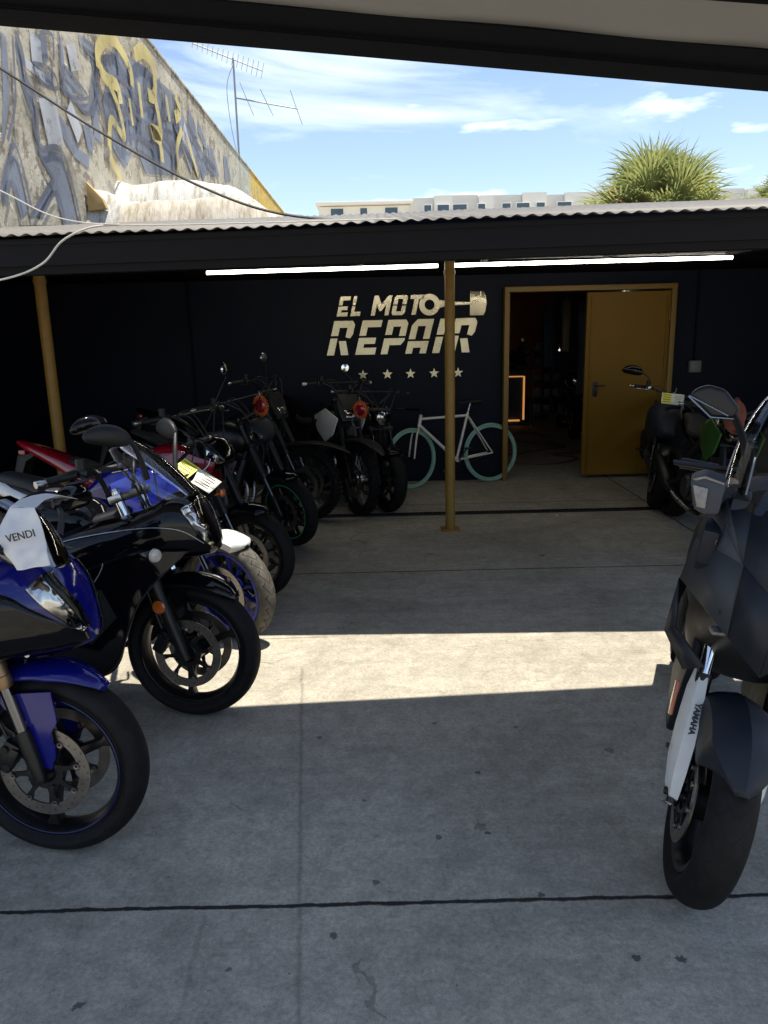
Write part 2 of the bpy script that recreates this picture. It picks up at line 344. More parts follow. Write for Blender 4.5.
def wheel(parent,kind,Ro,W,rim,rimc,ax=(0,0,0),disc=.155,discs=(-.07,.07),T=None,tyrem='tyre_rubber',spokes=5,tyrelabel=None,knob=False,name='wheel',rimstripe=None):
    """wheel > tyre, rim, brake_disc ; centre ax, axis Y ; T matrix applied after"""
    T=T or Matrix(); A=Matrix.Translation((ax[0],ax[1],Ro if ax[2]==0 else ax[2])); X=T@A
    hub=MB().cyl((0,-.055,0),(0,.055,0),.036,24).cyl((0,-.095,0),(0,.095,0),.016,16).lathe([(-.055,.018),(-.06,.03),(-.05,.052),(.05,.052),(.06,.03),(.055,.018)],n=24)
    hub.lathe([(-.103,.001),(-.103,.013),(-.095,.016)],n=6)
    ro=rim+.012; rp=[(-W*.36,ro),(-W*.38,ro-.002),(-W*.36,rim-.006),(-W*.26,rim-.012),(-W*.12,rim-.018),(W*.12,rim-.018),(W*.26,rim-.012),(W*.36,rim-.006),(W*.38,ro-.002),(W*.36,ro)]
    rm=MB().lathe(rp,n=72)
    w=hub
    if kind=='cast3':
        for k in range(3):
            a=2*PI*k/3+.42
            for (ya,yb) in ((-.02,.02),):
                pl=[(.04,-.030),(.04,.030),(.105,.017),(rim-.045,.012),(rim-.010,.028),(rim-.010,-.028),(rim-.045,-.012),(.105,-.017)]
                w.merge(MB().prism([(x,z) for x,z in pl],-.022,.022,.006),Matrix.Rotation(-a,4,'Y'))
    elif kind=='cast':
        for k in range(spokes):
            a=2*PI*k/spokes
            for d in (-.16,.16):
                w.merge(MB().prism([(.035,-.010),(.035,.010),(rim-.02,.007+.05*(1 if d>0 else -1)),(rim-.02,-.007+.05*(1 if d>0 else -1))],-.014,.014,.003),Matrix.Rotation(-(a+d*.3),4,'Y'))
    elif kind=='slim':
        for k in range(spokes):
            a=2*PI*k/spokes+.2
            w.merge(MB().prism([(.035,-.011),(.035,.011),(rim-.02,.008),(rim-.02,-.008)],-.016,.016,.004),Matrix.Rotation(-a,4,'Y'))
    else:
        for k in range(36):
            a=2*PI*k/36; sgn=1 if k%2 else -1; off=.45*(1 if (k//2)%2 else -1)
            w.tube([(.03*K(a+off),sgn*.045,.03*S(a+off)),((rim-.02)*K(a),sgn*.008,(rim-.02)*S(a))],.0016,5)
    wo=w.xf(X).build(name,rimc if kind!='wire' else 'steel',parent)
    ty=tyre_mb(Ro,W,rim,knob=knob).xf(X).build('tyre',tyrem,wo)
    if tyrelabel: ty['label']=tyrelabel
    rm.xf(X).build('rim',rimc,wo)
    if rimstripe:
        MB().lathe([(-W*.395,rim-.004),(-W*.40,rim+.006)],n=72).lathe([(W*.395,rim-.004),(W*.40,rim+.006)],n=72).xf(X).build('rim_stripe',rimstripe,wo,solid=.001)
    for dy in discs:
        if not disc: break
        d=MB(); ri=disc-.038; th=.0025
        d.lathe([(dy-th,ri),(dy-th,disc),(dy+th,disc),(dy+th,ri)],n=72,closed=True)
        cr_=MB()
        for k in range(8):
            a=2*PI*k/8+.2
            cr_.merge(MB().prism([(.045,-.012),(.045,.012),(.09,.004),(ri+.006,.014),(ri+.006,.006),(.10,-.004),(ri+.004,-.014),(.085,-.010)],dy-.003,dy+.003),Matrix.Rotation(-a,4,'Y'))
            d.merge(MB().lathe([(dy-.0075,.004),(dy-.008,.0095),(dy+.008,.0095),(dy+.0075,.004)],n=12,closed=True),Matrix.Rotation(-a,4,'Y')@Matrix.Translation((ri-.003,0,0)))
            if k%2==0: cr_.merge(MB().lathe([(dy-.012,.001),(dy-.013,.005),(dy+.013,.005),(dy+.012,.001)],n=10),Matrix.Rotation(-a-.3,4,'Y')@Matrix.Translation((.056,0,0)))
        cr_.lathe([(dy-.0035,.040),(dy-.0035,.062),(dy+.0035,.062),(dy+.0035,.040)],n=32,closed=True)
        bd=d.xf(X).build('brake_disc','disc_steel',wo); cr_.xf(X).build('disc_carrier','dark_metal',wo)
        # drilled holes shown as small dark plugs
        h=MB(); side=-1 if dy<0 else 1
        for k in range(40):
            a=2*PI*k/40; rr=disc-.008-.0085*(k%3)
            h.merge(MB().lathe([(dy+side*.0031,.0001),(dy+side*.0031,.0028)],n=8),Matrix.Rotation(-a,4,'Y')@Matrix.Translation((rr,0,0)))
        h.xf(X).build('disc_holes','ink',wo,recalc=False)
    return wo

def grip_bar(m,a,b,r=.014): m.tube([a,b],r,12)

def mirror_mb(shape='oval'):
    """mirror head in local coords: faces -x, stalk end at origin, head towards +y"""
    if shape=='round':
        m=MB().merge(MB().lathe([(0,.001),(.004,.036),(.016,.040),(.026,.030),(.030,.001)],n=28),Matrix.Translation((0,.0,.05))@Matrix.Rotation(PI/2,4,'Z'))
        return m
    R_=[]
    for (y,c,h,d) in smooth_list([(-.005,0,.012,.008),(.02,.006,.034,.02),(.07,.012,.046,.030),(.13,.010,.042,.028),(.175,.0,.026,.018),(.192,-.004,.004,.004)],4):
        R_.append([(d*K(t),y,c+h*S(t)) for t in [2*PI*k/20 for k in range(20)]])
    return MB().rings(R_)

# ------------------------------------------------------------ motorcycle
def moto(name,label,base,head,lean,steer,s,group='motorcycles parked in the covered yard'):
    root=thing(name,label,'motorcycle',(base[0],base[1],0),(R(-lean),0,R(head)),group)
    g=s.get; Rf=g('Rf',.30); rimf=g('rimf',.222); Wf=g('Wf',.118); rake=R(g('rake',24)); wb=g('wb',1.42); Rr=g('Rr',.315); rimr=g('rimr',.222); Wr=g('Wr',.17)
    rimc=g('rimc','black_satin'); kind=g('wheel','cast3'); gap=g('gap',.098); top=g('forktop',.98)
    ax=Vector((0,0,Rf)); d=Vector((-S(rake),0,K(rake)))
    P=ax+Vector((-.03,0,0)); T=Matrix.Translation(P)@Matrix.Rotation(R(steer),4,d)@Matrix.Translation(-P)
    Ls=(top-Rf)/K(rake)
    wheel(root,kind,Rf,Wf,rimf,rimc,disc=g('disc',.155),discs=g('fdiscs',(-.066,.066)),T=T,tyrem=g('tyrem','tyre_rubber'),spokes=g('spokes',5),tyrelabel=g('tyrelabel'),knob=g('knob',False),name='front_wheel',rimstripe=g('stripe'))
    wheel(root,kind if kind!='cast3' else 'cast3',Rr,Wr,rimr,g('rimc2',rimc),ax=(-wb,0,Rr),disc=.11,discs=(-.08,),tyrem='tyre_rubber' if not g('knob') else 'tyre_plain',spokes=g('spokes',5),knob=g('knob',False),name='rear_wheel',rimstripe=g('stripe'))
    # fork
    for sy in (-1,1):
        o=Vector((0,sy*gap,0))
        low=MB(); up=MB()
        if g('fork','usd')=='usd':
            low.tube([ax+o+d*-.01,ax+o+d*.05,ax+o+d*.16],[.019,.024,.023],16)
            low.box(ax+o+Vector((-.008,0,0)),(.05,.030,.06),.012,rot=(0,-rake,0))
            ch=MB().tube([ax+o+d*.12,ax+o+d*.33],.0185,20).xf(T).build('fork_tube',g('tubec','dark_chrome'),root)
            up.tube([ax+o+d*.31,ax+o+d*.325,ax+o+d*.35,ax+o+d*.352,ax+o+d*.37,ax+o+d*Ls],[.026,.030,.031,.028,.028,.0275],20)
            up.xf(T).build('fork_leg',g('forkc','bronze'),root); low.xf(T).build('fork_foot','black_satin',root)
        else:
            low.tube([ax+o+d*-.02,ax+o+d*.03,ax+o+d*.30,ax+o+d*.36,ax+o+d*.362],[.022,.027,.029,.033,.024],20)
            low.xf(T).build('fork_leg',g('forkc','black_satin'),root)
            up.tube([ax+o+d*.36,ax+o+d*Ls],.0205,20).xf(T).build('fork_tube',g('tubec','dark_chrome'),root)
        # caliper
        if g('disc',.155):
            c=MB(); cp=ax+Vector((-.105,sy*.080,.06))
            c.box(cp,(.055,.045,.11),.012,rot=(0,.5,0)).box(cp+Vector((.02,sy*.004,.0)),(.03,.05,.07),.008,rot=(0,.5,0))
            c.cyl(cp+Vector((0,sy*.02,.03)),cp+Vector((0,sy*.03,.03)),.013,12).cyl(cp+Vector((0,sy*.02,-.03)),cp+Vector((0,sy*.03,-.03)),.013,12)
            c.tube([cp+Vector((0,0,.05)),cp+Vector((-.05,0,.2)),ax+o+d*.45+Vector((-.04,0,0))],.005,6,sm=5)
            c.xf(T).build('brake_caliper',g('calc','black_satin'),root)
    cl=MB().prism([(-.03,-.018),(.035,-.018),(.035,.018),(-.03,.018)],-gap-.035,gap+.035,.008,Matrix.Translation(ax+d*(Ls-.03))@Matrix.Rotation(-rake,4,'Y'))
    cl.prism([(-.03,-.02),(.035,-.02),(.035,.02),(-.03,.02)],-gap-.035,gap+.035,.008,Matrix.Translation(ax+d*(Ls-.22))@Matrix.Rotation(-rake,4,'Y'))
    for sy in (-1,1): cl.cyl(ax+d*(Ls-.02)+Vector((0,sy*gap,0)),ax+d*(Ls+.012)+Vector((0,sy*gap,0)),.019,12)
    cl.xf(T).build('fork_clamp',g('clampc','dark_metal'),root)
    hp=ax+d*(Ls-.02)+Vector((-.03,0,0))
    # handlebar > grips, levers
    bs=g('bars','clip'); bw=g('bw',.34)
    hb=MB()
    if bs=='clip': pts=lambda sy:[hp+Vector((.0,sy*gap,-.03)),hp+Vector((-.03,sy*(gap+.08),g('bh',.0)-.01)),hp+Vector((-.12,sy*bw,g('bh',0)-.035))]
    elif bs=='flat': pts=lambda sy:[hp+Vector((.02,sy*.03,.04)),hp+Vector((.0,sy*.14,.08)),hp+Vector((-.03,sy*.24,.10)),hp+Vector((-.10,sy*(bw+.03),.09))]
    else: pts=lambda sy:[hp+Vector((.02,sy*.03,.05)),hp+Vector((.01,sy*.12,.12)),hp+Vector((-.02,sy*.22,.17)),hp+Vector((-.09,sy*(bw+.05),.16))]
    for sy in (-1,1):
        hb.tube(pts(sy),.011,10,sm=4)
        hb.box(pts(sy)[-2]+(pts(sy)[-1]-pts(sy)[-2])*.15,(.05,.04,.045),.01)
    if bs=='high': hb.tube([pts(-1)[2],pts(1)[2]],.008,8)
    hbo=hb.xf(T).build('handlebar','dark_metal',root)
    for sy in (-1,1):
        a,b=pts(sy)[-2],pts(sy)[-1]; u=(b-a).normalized(); e=b; st_=b-u*.125
        gm=MB().tube([st_,st_+u*.003,st_+u*.01,e-u*.004,e],[.020,.020,.0165,.0165,.018],14); gm.xf(T).build('grip','black_plastic',hbo)
        MB().tube([e,e+u*.012,e+u*.02,e+u*.045],[.012,.012,.016,.015],14).xf(T).build('bar_end',g('endc','steel'),hbo)
        lv=MB().tube([st_+Vector((.03,0,-.01)),st_+Vector((.075,0,-.015))+u*.02,e+Vector((.07,0,-.012))-u*.01],[.009,.007,.006],8,sm=4)
        lv.box(st_+Vector((.02,0,.0))-u*.02,(.05,.03,.035),.008)
        lv.xf(T).build('brake_lever' if sy<0 else 'clutch_lever','dark_metal' if not g('leverc') else g('leverc'),hbo)
        if sy<0:
            MB().cyl(st_+Vector((.03,0,.02)),st_+Vector((.03,0,.065)),.02,14).xf(T).build('fluid_reservoir','black_plastic',hbo)
    # cables in front of the bars
    cb=MB()
    for sy in (-1,1):
        a=pts(sy)[-2]+Vector((.03,0,0)); cb.tube([a,a+Vector((.09,-sy*.06,-.02)),ax+d*(Ls-.2)+Vector((.07,sy*.03,0)),ax+d*(Ls-.42)+Vector((-.03,sy*.04,0))],.0045,6,sm=6)
        cb.tube([a,a+Vector((.06,-sy*.1,.02)),ax+d*(Ls-.12)+Vector((.05,-sy*.02,0)),ax+d*(Ls-.34)+Vector((-.12,0,0))],.004,6,sm=6)
    cb.xf(T).build('control_cables','wire_black',root)
    # mirrors
    ms=g('mirrors','bar')
    if ms=='bar':
        for sy in (g('mirror_sides',(-1,1))):
            a=pts(sy)[-2]+Vector((0,0,.01)); e=a+Vector((g('mx',-.02),sy*.10,g('mh',.22)))
            m=MB().tube([a,a+Vector((.03,sy*.03,.08)),e],.005,8,sm=5)
            mo=m.xf(T).build('mirror','black_plastic',root)
            hd=mirror_mb(g('mshape','round')); Mx=Matrix.Translation(e)@Matrix.Rotation(.25*sy,4,'Z')@(Matrix.Scale(sy,4,(0,1,0)))
            hd.xf(T@Mx).build('mirror_head',g('mirc','steel'),mo)
    elif ms=='fairing':
        for sy in (-1,1):
            a=Vector(g('ma')); a.y*=sy; e=Vector(g('me')); e.y*=sy
            mo=MB().tube([a,a+(e-a)*.5+Vector((0,0,.025)),e],[.014,.008],8,sm=4).build('mirror','black_plastic',root)
            Mx=Matrix.Translation(e)@Matrix.Rotation(g('mrot',-.3)*sy,4,'Z')@Matrix.Rotation(g('mtilt',.1)*sy,4,'X')@(Matrix.Scale(sy,4,(0,1,0)))
            Mx=Mx@Matrix.Translation((0,0,0))@Matrix.Scale(g('mscale',1),4)
            mirror_mb('oval').xf(Mx).build('mirror_head','black_gloss' if not g('mirc') else g('mirc'),mo)
    # front fender
    fe=g('fender','road')
    if fe=='road':
        a0,a1=g('fang',(R(28),R(150))); nn=26; R_=[]
        for i in range(nn+1):
            t=i/nn; th=a0+(a1-a0)*t; edge=min(1,g('ftap',8)*min(t,1-t)+.10)**.6; w=Wf/2+.022
            rr=Rf+.022; ring=[]
            prof=[(-w*edge,rr-g('fsk',.045)*edge),(-w*edge*.96,rr-.01),(-w*.6*edge,rr+.012*edge),(0,rr+.018*edge),(w*.6*edge,rr+.012*edge),(w*edge*.96,rr-.01),(w*edge,rr-g('fsk',.045)*edge)]
            R_.append([(rr_*K(th),y,Rf+rr_*S(th)) for y,rr_ in prof])
        f=MB(); nb=len(R_[0])
        for r_ in R_: f.v+=[Vector(p) for p in r_]
        for i in range(nn):
            for j in range(nb-1): f.f.append((i*nb+j,i*nb+j+1,(i+1)*nb+j+1,(i+1)*nb+j))
        for sy in (-1,1):
            pl=g('fleg',[(-.14,.60),(.045,.62),(.055,.48),(.045,.34),(.01,.325),(-.03,.42),(-.10,.52)])
            if pl: f.prism(pl,sy*(Wf/2+.020),sy*(Wf/2+.026))
        f.xf(T).build('front_fender',g('fendc','black_gloss'),root,solid=.003)
    elif fe=='high':
        hz=Rf+.36; st=[(-.30,hz-.06,hz-.02,.05,2.5),(-.1,hz-.015,hz+.03,.075,2.5),(.15,hz+.0,hz+.035,.07,2.5),(.35,hz-.03,hz-.005,.055,2.4),(.46,hz-.075,hz-.06,.02,2.2)]
        loft(st,4,16).xf(T).build('front_fender',g('fendc','black_plastic'),root)
    # frame & swingarm
    head_=ax+d*(Ls-.12)+Vector((-.05,0,0)); fr=MB()
    for sy in (-1,1):
        fr.tube([head_,(-.55,sy*.13,head_.z-.10),(-.85,sy*.12,.62),(-.93,sy*.10,.42)],[.038,.03],12,sm=5)
        fr.tube([head_+Vector((0,0,-.08)),(-.42,sy*.10,.55),(-.50,sy*.10,.36),(-.85,sy*.10,.33)],.017,10,sm=5)
        fr.tube([(-.75,sy*.10,.70),(-1.1,sy*.10,.82),(-1.35,sy*.06,g('tailz',.92)-.04)],.014,8,sm=4)
    fr.build('frame',g('framec','dark_metal'),root)
    sw=MB()
    for sy in (-1,1): sw.tube([(-.9,sy*.09,.42),(-1.1,sy*.12,.38),(-wb,sy*.12,Rr)],[.032,.022],10,sm=3)
    sw.cyl((-wb,-.14,Rr),(-wb,.14,Rr),.016,12); sw.build('swingarm','dark_metal',root)
    # engine
    en=MB(); en.box((-.68,0,.40),(.38,.27,.22),.045,rot=(0,-.1,0),seg=3).box((-.55,0,.56),(.19,.24,.24),.02,rot=(0,.35,0)).box((-.50,0,.69),(.20,.26,.10),.03,rot=(0,.35,0))
    for k in range(6): en.box((-.555+.009*k,0,.47+.028*k),(.215,.262,.008),.003,rot=(0,.35,0),seg=1)
    for sy in (-1,1):
        en.merge(MB().lathe([(0,.001),(0,.095),(.012,.10),(.02,.085),(.03,.08),(.034,.001)],n=28),Matrix.Translation((-.74,sy*.135,.40))@Matrix.Scale(sy,4,(0,1,0)))
        en.merge(MB().lathe([(0,.001),(0,.06),(.012,.062),(.02,.04),(.022,.001)],n=24),Matrix.Translation((-.57,sy*.13,.40))@Matrix.Scale(sy,4,(0,1,0)))
        for k in range(8): en.cyl((-.74+.088*K(k*PI/4),sy*.15,.40+.088*S(k*PI/4)),(-.74+.088*K(k*PI/4),sy*.158,.40+.088*S(k*PI/4)),.007,6)
    en.build('engine','engine_metal',root)
    if g('radiator',True):
        ra=MB().box((-.36,0,.60),(.035,.30,.24),.008,rot=(0,.3,0))
        for k in range(16): ra.box((-.345+.0,0,.60-.11+.0147*k),(.045,.26,.003),rot=(0,.3,0))
        ra.build('radiator','dark_metal',root)
    ex=MB()
    for k in range(g('pipes',2)):
        y=-.08+.16*k/max(1,g('pipes',2)-1) if g('pipes',2)>1 else 0
        ex.tube([(-.45,y,.62),(-.34,y,.50),(-.37,y*.8,.32),(-.55,y*.6,.20),(-.85,-.04,.18)],.02,10,sm=5)
    ex.tube([(-.85,-.04,.18),(-1.0,-.12,.25),(-1.1,-.16,.32)],.024,10,sm=4)
    ex.build('exhaust_pipe',g('pipec','steel'),root)
    MB().tube([(-1.06,-.155,.30),(-1.10,-.165,.33),(-1.45,-.19,.50+g('exup',0)),(-1.49,-.19,.52+g('exup',0))],[.03,.05,.052,.04],20).build('muffler',g('mufc','dark_metal'),root)
    sd=MB().tube([(-.82,.12,.30),(-.86,.22,.15),(-.84,.27,.012-S(R(lean))*.27+.005)],.010,8); sd.box((-.84,.275,.008-S(R(lean))*.27),(.07,.04,.008),.002); sd.build('side_stand','dark_metal',root)
    fp=MB()
    for sy in (-1,1): fp.tube([(-.90,sy*.14,.40),(-.90,sy*.26,.40)],.012,8); 
    for sy in (-1,1): fp.box((-.93,sy*.145,.42),(.12,.006,.10),.002)
    fp.build('footpegs','dark_metal',root)
    # tank, seat, tail
    tk=g('tank',[(-.30,.80,.90,.08,2.3),(-.38,.76,.985,.13,2.4),(-.52,.75,1.02,.145,2.5),(-.68,.76,.98,.13,2.4),(-.82,.78,.87,.08,2.3)])
    loft(tk,5,28).build('fuel_tank',g('tankc','black_gloss'),root)
    se=g('seat',[(-.76,.78,.86,.09,2.6),(-.9,.77,.84,.13,3),(-1.05,.78,.86,.13,3),(-1.15,.82,.91,.10,3),(-1.35,.88,.95,.08,3)])
    loft(se,4,20).build('seat',g('seatc','seat_vinyl'),root)
    tz=g('tailz',.92)
    ta=g('tail',[(-.85,.66,.78,.10,2.6),(-1.1,.72,tz-.10,.12,2.6),(-1.35,tz-.12,tz-.01,.10,2.4),(-1.55,tz-.02,tz+.05,.06,2.2),(-1.63,tz+.03,tz+.06,.02,2)])
    to=loft(ta,4,20).build('tail_cowl',g('tailc','black_gloss'),root)
    tl=ta[-2]; MB().box((tl[0]-.03,0,tl[1]+.0),(.05,.10,.03),.008).build('tail_light','red_paint',to)
    pf=MB().prism([(ta[-2][0]+.10,ta[-2][1]),(ta[-2][0]-.06,ta[-2][1]-.02),(ta[-2][0]-.14,.60),(ta[-2][0]-.11,.60),(ta[-2][0]+.0,ta[-2][1]-.06)],-.05,.05,.004); pf.build('rear_fender','black_plastic',root)
    # naked headlight
    hl=g('headlight')
    if hl=='round':
        c=ax+d*(Ls-.10)+Vector((.10,0,0)); rr=g('hlr',.085)
        ho=MB().merge(MB().lathe([(-.09,.001),(-.085,.03),(-.05,rr*.85),(0,rr),(.012,rr*1.02),(.014,rr*.9)],n=32),Matrix.Translation(c)@Matrix.Rotation(-PI/2,4,'Z')).xf(T).build('headlight',g('hlc','black_gloss'),root)
        MB().merge(MB().lathe([(.013,rr*.92),(.022,rr*.6),(.026,.001)],n=32),Matrix.Translation(c)@Matrix.Rotation(-PI/2,4,'Z')).xf(T).build('headlight_lens','headlight_lens',ho)
    elif hl=='plate':
        c=ax+d*(Ls-.08)+Vector((.09,0,0))
        ho=MB().prism([(-.10,-.14),(.10,-.14),(.135,.02),(.10,.13),(-.10,.13),(-.135,.02)],-.02,.01,.015,Matrix.Translation(c)@Matrix.Rotation(-.35,4,'Y')@Matrix.Rotation(-PI/2,4,'Z')).xf(T).build('headlight',g('hlc','black_plastic'),root)
        MB().prism([(-.06,-.10),(.06,-.10),(.075,-.02),(-.075,-.02)],-.035,.0,.01,Matrix.Translation(c+Vector((.028,0,-.0)))@Matrix.Rotation(-.35,4,'Y')@Matrix.Rotation(-PI/2,4,'Z')).xf(T).build('headlight_lens','headlight_lens',ho)
    elif hl=='wedge':
        c=ax+d*(Ls-.10)+Vector((.09,0,0)); 
        st=[(-.10,-.10,.08,.08,3),(.0,-.11,.09,.12,3),(.06,-.09,.03,.10,3),(.09,-.07,-.03,.06,3)]
        ho=loft(st,4,24).xf(T@Matrix.Translation(c)).build('headlight',g('hlc','black_gloss'),root)
        for sy in (-1,1): patch(st,[(.0,.03),(.05,.0),(.085,-.035)],[(.0,-.05),(.05,-.065),(.08,-.065)],sy,.003).xf(T@Matrix.Translation(c)).build('headlight_lens','headlight_lens',ho)
    if g('signals',True) and hl:
        for sy in (-1,1):
            a=ax+d*(Ls-.2)+Vector((.06,sy*gap,0)); sg=MB().tube([a,a+Vector((0,sy*.07,0))],.006,8)
            sg.merge(MB().lathe([(-.02,.001),(-.015,.018),(.015,.022),(.02,.001)],n=16),Matrix.Translation(a+Vector((.0,sy*.085,0)))@Matrix.Rotation(-PI/2,4,'Z')); sg.xf(T).build('turn_signal','orange_lens',root)
    if g('shroud'):
        for sy in (-1,1):
            MB().prism([(-.26,.74),(-.18,.90),(-.42,.98),(-.62,.90),(-.56,.76),(-.40,.66)],sy*.145,sy*.165,.008).build('tank_shroud',g('shroud'),root)
    if g('guards'):
        for sy in (-1,1):
            e=pts(sy)[-1]; MB().merge(loft([(-.10,-.03,.03,.01,2.4),(-.02,-.05,.05,.014,2.4),(.08,-.045,.05,.014,2.4),(.14,-.02,.025,.01,2.4)],3,16),Matrix.Translation(e+Vector((.085,-sy*.06,.0)))@Matrix.Rotation(PI/2,4,'Z')).xf(T).build('hand_guard',g('guards'),hbo)
    return root,T,ax,d,Ls
# ============================================================ SETTING
def concrete():
    m,nt,b=nodes('concrete_floor'); Nn=nt.nodes; Lk=nt.links
    tcn=Nn.new('ShaderNodeTexCoord'); P=tcn.outputs['Object']
    def noi(s,d=6,r=.6,dist=0,vec=P):
        n=Nn.new('ShaderNodeTexNoise'); n.inputs['Scale'].default_value=s; n.inputs['Detail'].default_value=d; n.inputs['Roughness'].default_value=r; n.inputs['Distortion'].default_value=dist; Lk.new(vec,n.inputs['Vector']); return n.outputs[0]
    def ramp(f,stops):
        c=Nn.new('ShaderNodeValToRGB'); e=c.color_ramp.elements
        while len(e)<len(stops): e.new(.5)
        for x,(p,v) in zip(e,stops): x.position=p; x.color=(*v,1) if isinstance(v,tuple) else (v,v,v,1)
        Lk.new(f,c.inputs[0]); return c.outputs[0]
    def mth(op,a,bb=None,cc=None,cl=False):
        n=Nn.new('ShaderNodeMath'); n.operation=op; n.use_clamp=cl
        for i,x in enumerate((a,bb,cc)):
            if x is None: continue
            if isinstance(x,(int,float)): n.inputs[i].default_value=x
            else: Lk.new(x,n.inputs[i])
        return n.outputs[0]
    def mul(a,bb,f=1):
        n=Nn.new('ShaderNodeMixRGB'); n.blend_type='MULTIPLY'; n.inputs[0].default_value=f; Lk.new(a,n.inputs[1]); Lk.new(bb,n.inputs[2]); return n.outputs[0]
    base=ramp(noi(1.3,8,.62,.4),[(.30,(.37,.34,.275)),(.5,(.42,.387,.315)),(.72,(.48,.44,.36))])
    base=mul(base,ramp(noi(7,8,.7,.8),[(.35,.84),(.55,1.0),(.7,1.08)]))
    base=mul(base,ramp(noi(18,7,.8,.6),[(.36,.80),(.6,1.07)])); base=mul(base,ramp(noi(70,5,.8),[(.3,.66),(.62,1.14)])); base=mul(base,ramp(noi(240,3,.8),[(.32,.78),(.6,1.10)]))
    base=mul(base,ramp(noi(.55,6,.7,1.2),[(.38,.74),(.58,1.0)]))
    # broom-swept streaks
    mpn=Nn.new('ShaderNodeMapping'); mpn.inputs['Scale'].default_value=(1.1,7,1); mpn.inputs['Rotation'].default_value=(0,0,.25); Lk.new(P,mpn.inputs[0])
    base=mul(base,ramp(noi(2.2,7,.65,.2,mpn.outputs[0]),[(.4,.93),(.6,1.03)]))
    sep=Nn.new('ShaderNodeSeparateXYZ'); Lk.new(P,sep.inputs[0]); X,Y=sep.outputs[0],sep.outputs[1]
    wob=mth('MULTIPLY_ADD',noi(5,6,.7),.030,-.015); chip=mth('MULTIPLY_ADD',noi(22,5,.7),.016,-.004)
    height=None; mask=None
    def add(mk):
        nonlocal mask
        mask=mk if mask is None else mth('MAXIMUM',mask,mk)
    def line(coord,pos,w,strength,slope=None,rng=None):
        c=mth('ADD',coord,wob)
        if slope: c=mth('ADD',c,mth('MULTIPLY',slope[0],slope[1]))
        dd=mth('ABSOLUTE',mth('SUBTRACT',c,pos)); mk=mth('MULTIPLY',mth('SUBTRACT',1,mth('DIVIDE',dd,mth('ADD',chip,w),),cl=True),strength)
        if rng: mk=mth('MULTIPLY',mk,mth('MULTIPLY',mth('GREATER_THAN',rng[0],rng[1]),mth('LESS_THAN',rng[0],rng[2])))
        add(mth('MINIMUM',mth('MULTIPLY',mk,2.2),1,cl=True))
    line(Y,1.932,.0055,1.0); line(Y,5.18,.010,.55); line(Y,7.35,.010,.4)
    line(X,-.092,.009,.16,(Y,.098),(Y,-2,3.6)); line(X,-.52,.008,.10,(Y,.02),(Y,-2,1.9)); line(X,2.6,.01,.5); line(Y,-1.4,.011,.8)
    # hairline cracks
    vo=Nn.new('ShaderNodeTexVoronoi'); vo.feature='DISTANCE_TO_EDGE'; vo.inputs['Scale'].default_value=.42
    wv=Nn.new('ShaderNodeVectorMath'); wv.operation='ADD'; nz=Nn.new('ShaderNodeTexNoise'); nz.inputs['Scale'].default_value=3; nz.inputs['Detail'].default_value=7; Lk.new(P,nz.inputs['Vector'])
    sc_=Nn.new('ShaderNodeVectorMath'); sc_.operation='SCALE'; sc_.inputs['Scale'].default_value=.5; Lk.new(nz.outputs[1],sc_.inputs[0]); Lk.new(P,wv.inputs[0]); Lk.new(sc_.outputs[0],wv.inputs[1]); Lk.new(wv.outputs[0],vo.inputs['Vector'])
    add(mth('MULTIPLY',mth('LESS_THAN',vo.outputs[0],.0022),mth('MULTIPLY',mth('GREATER_THAN',noi(1.1,2),.56),.35)))
    # gum and oil spots at their places on the slab
    for (sx,sy,r,k) in [(.34,2.61,.011,.7),(.16,2.23,.012,.65),(.31,2.28,.020,.42),(.33,2.25,.010,.7),(.31,2.34,.026,.22),(.66,1.71,.010,.75),(.78,1.70,.013,.75),(-.82,1.60,.014,.7),(1.64,6.78,.02,.5),(-.17,1.81,.012,.7),(.85,3.89,.02,.25),(.9,2.75,.02,.5),(.55,2.95,.012,.5),(1.2,5.5,.02,.6),(-.3,2.9,.01,.6),(-.1,2.45,.009,.6),(.2,3.0,.011,.5),(.45,1.95,.01,.7),(-.45,1.7,.008,.6),(1.0,2.4,.013,.5),(.35,5.6,.03,.3),(.9,6.0,.02,.4),(-.05,2.02,.013,.6)]:
        v=Nn.new('ShaderNodeVectorMath'); v.operation='DISTANCE'; v.inputs[1].default_value=(sx,sy,0); Lk.new(P,v.inputs[0])
        dd=mth('ADD',v.outputs['Value'],mth('MULTIPLY_ADD',noi(42,5,.7),r*4.2,-r*2.1))
        add(mth('MULTIPLY',mth('LESS_THAN',dd,r),k))
    add(mth('MULTIPLY',mth('GREATER_THAN',noi(14,4,.6),.70),.30)); add(mth('MULTIPLY',mth('GREATER_THAN',noi(40,3,.55,vec=P),.715),.42))
    mxx=Nn.new('ShaderNodeMixRGB'); mxx.inputs[2].default_value=(.018,.017,.016,1); Lk.new(mask,mxx.inputs[0]); Lk.new(base,mxx.inputs[1]); Lk.new(mxx.outputs[0],b.inputs['Base Color'])
    b.inputs['Specular IOR Level'].default_value=.35
    rr=Nn.new('ShaderNodeMapRange'); rr.inputs[3].default_value=.55; rr.inputs[4].default_value=.9; Lk.new(noi(4,6),rr.inputs[0]); Lk.new(rr.outputs[0],b.inputs['Roughness'])
    hh=mth('SUBTRACT',mth('ADD',mth('MULTIPLY',noi(90,5,.7),.25),mth('MULTIPLY',noi(9,6,.6),.35)),mask)
    bp=Nn.new('ShaderNodeBump'); bp.inputs['Strength'].default_value=.55; bp.inputs['Distance'].default_value=.006; Lk.new(hh,bp.inputs['Height']); Lk.new(bp.outputs[0],b.inputs['Normal'])
concrete()
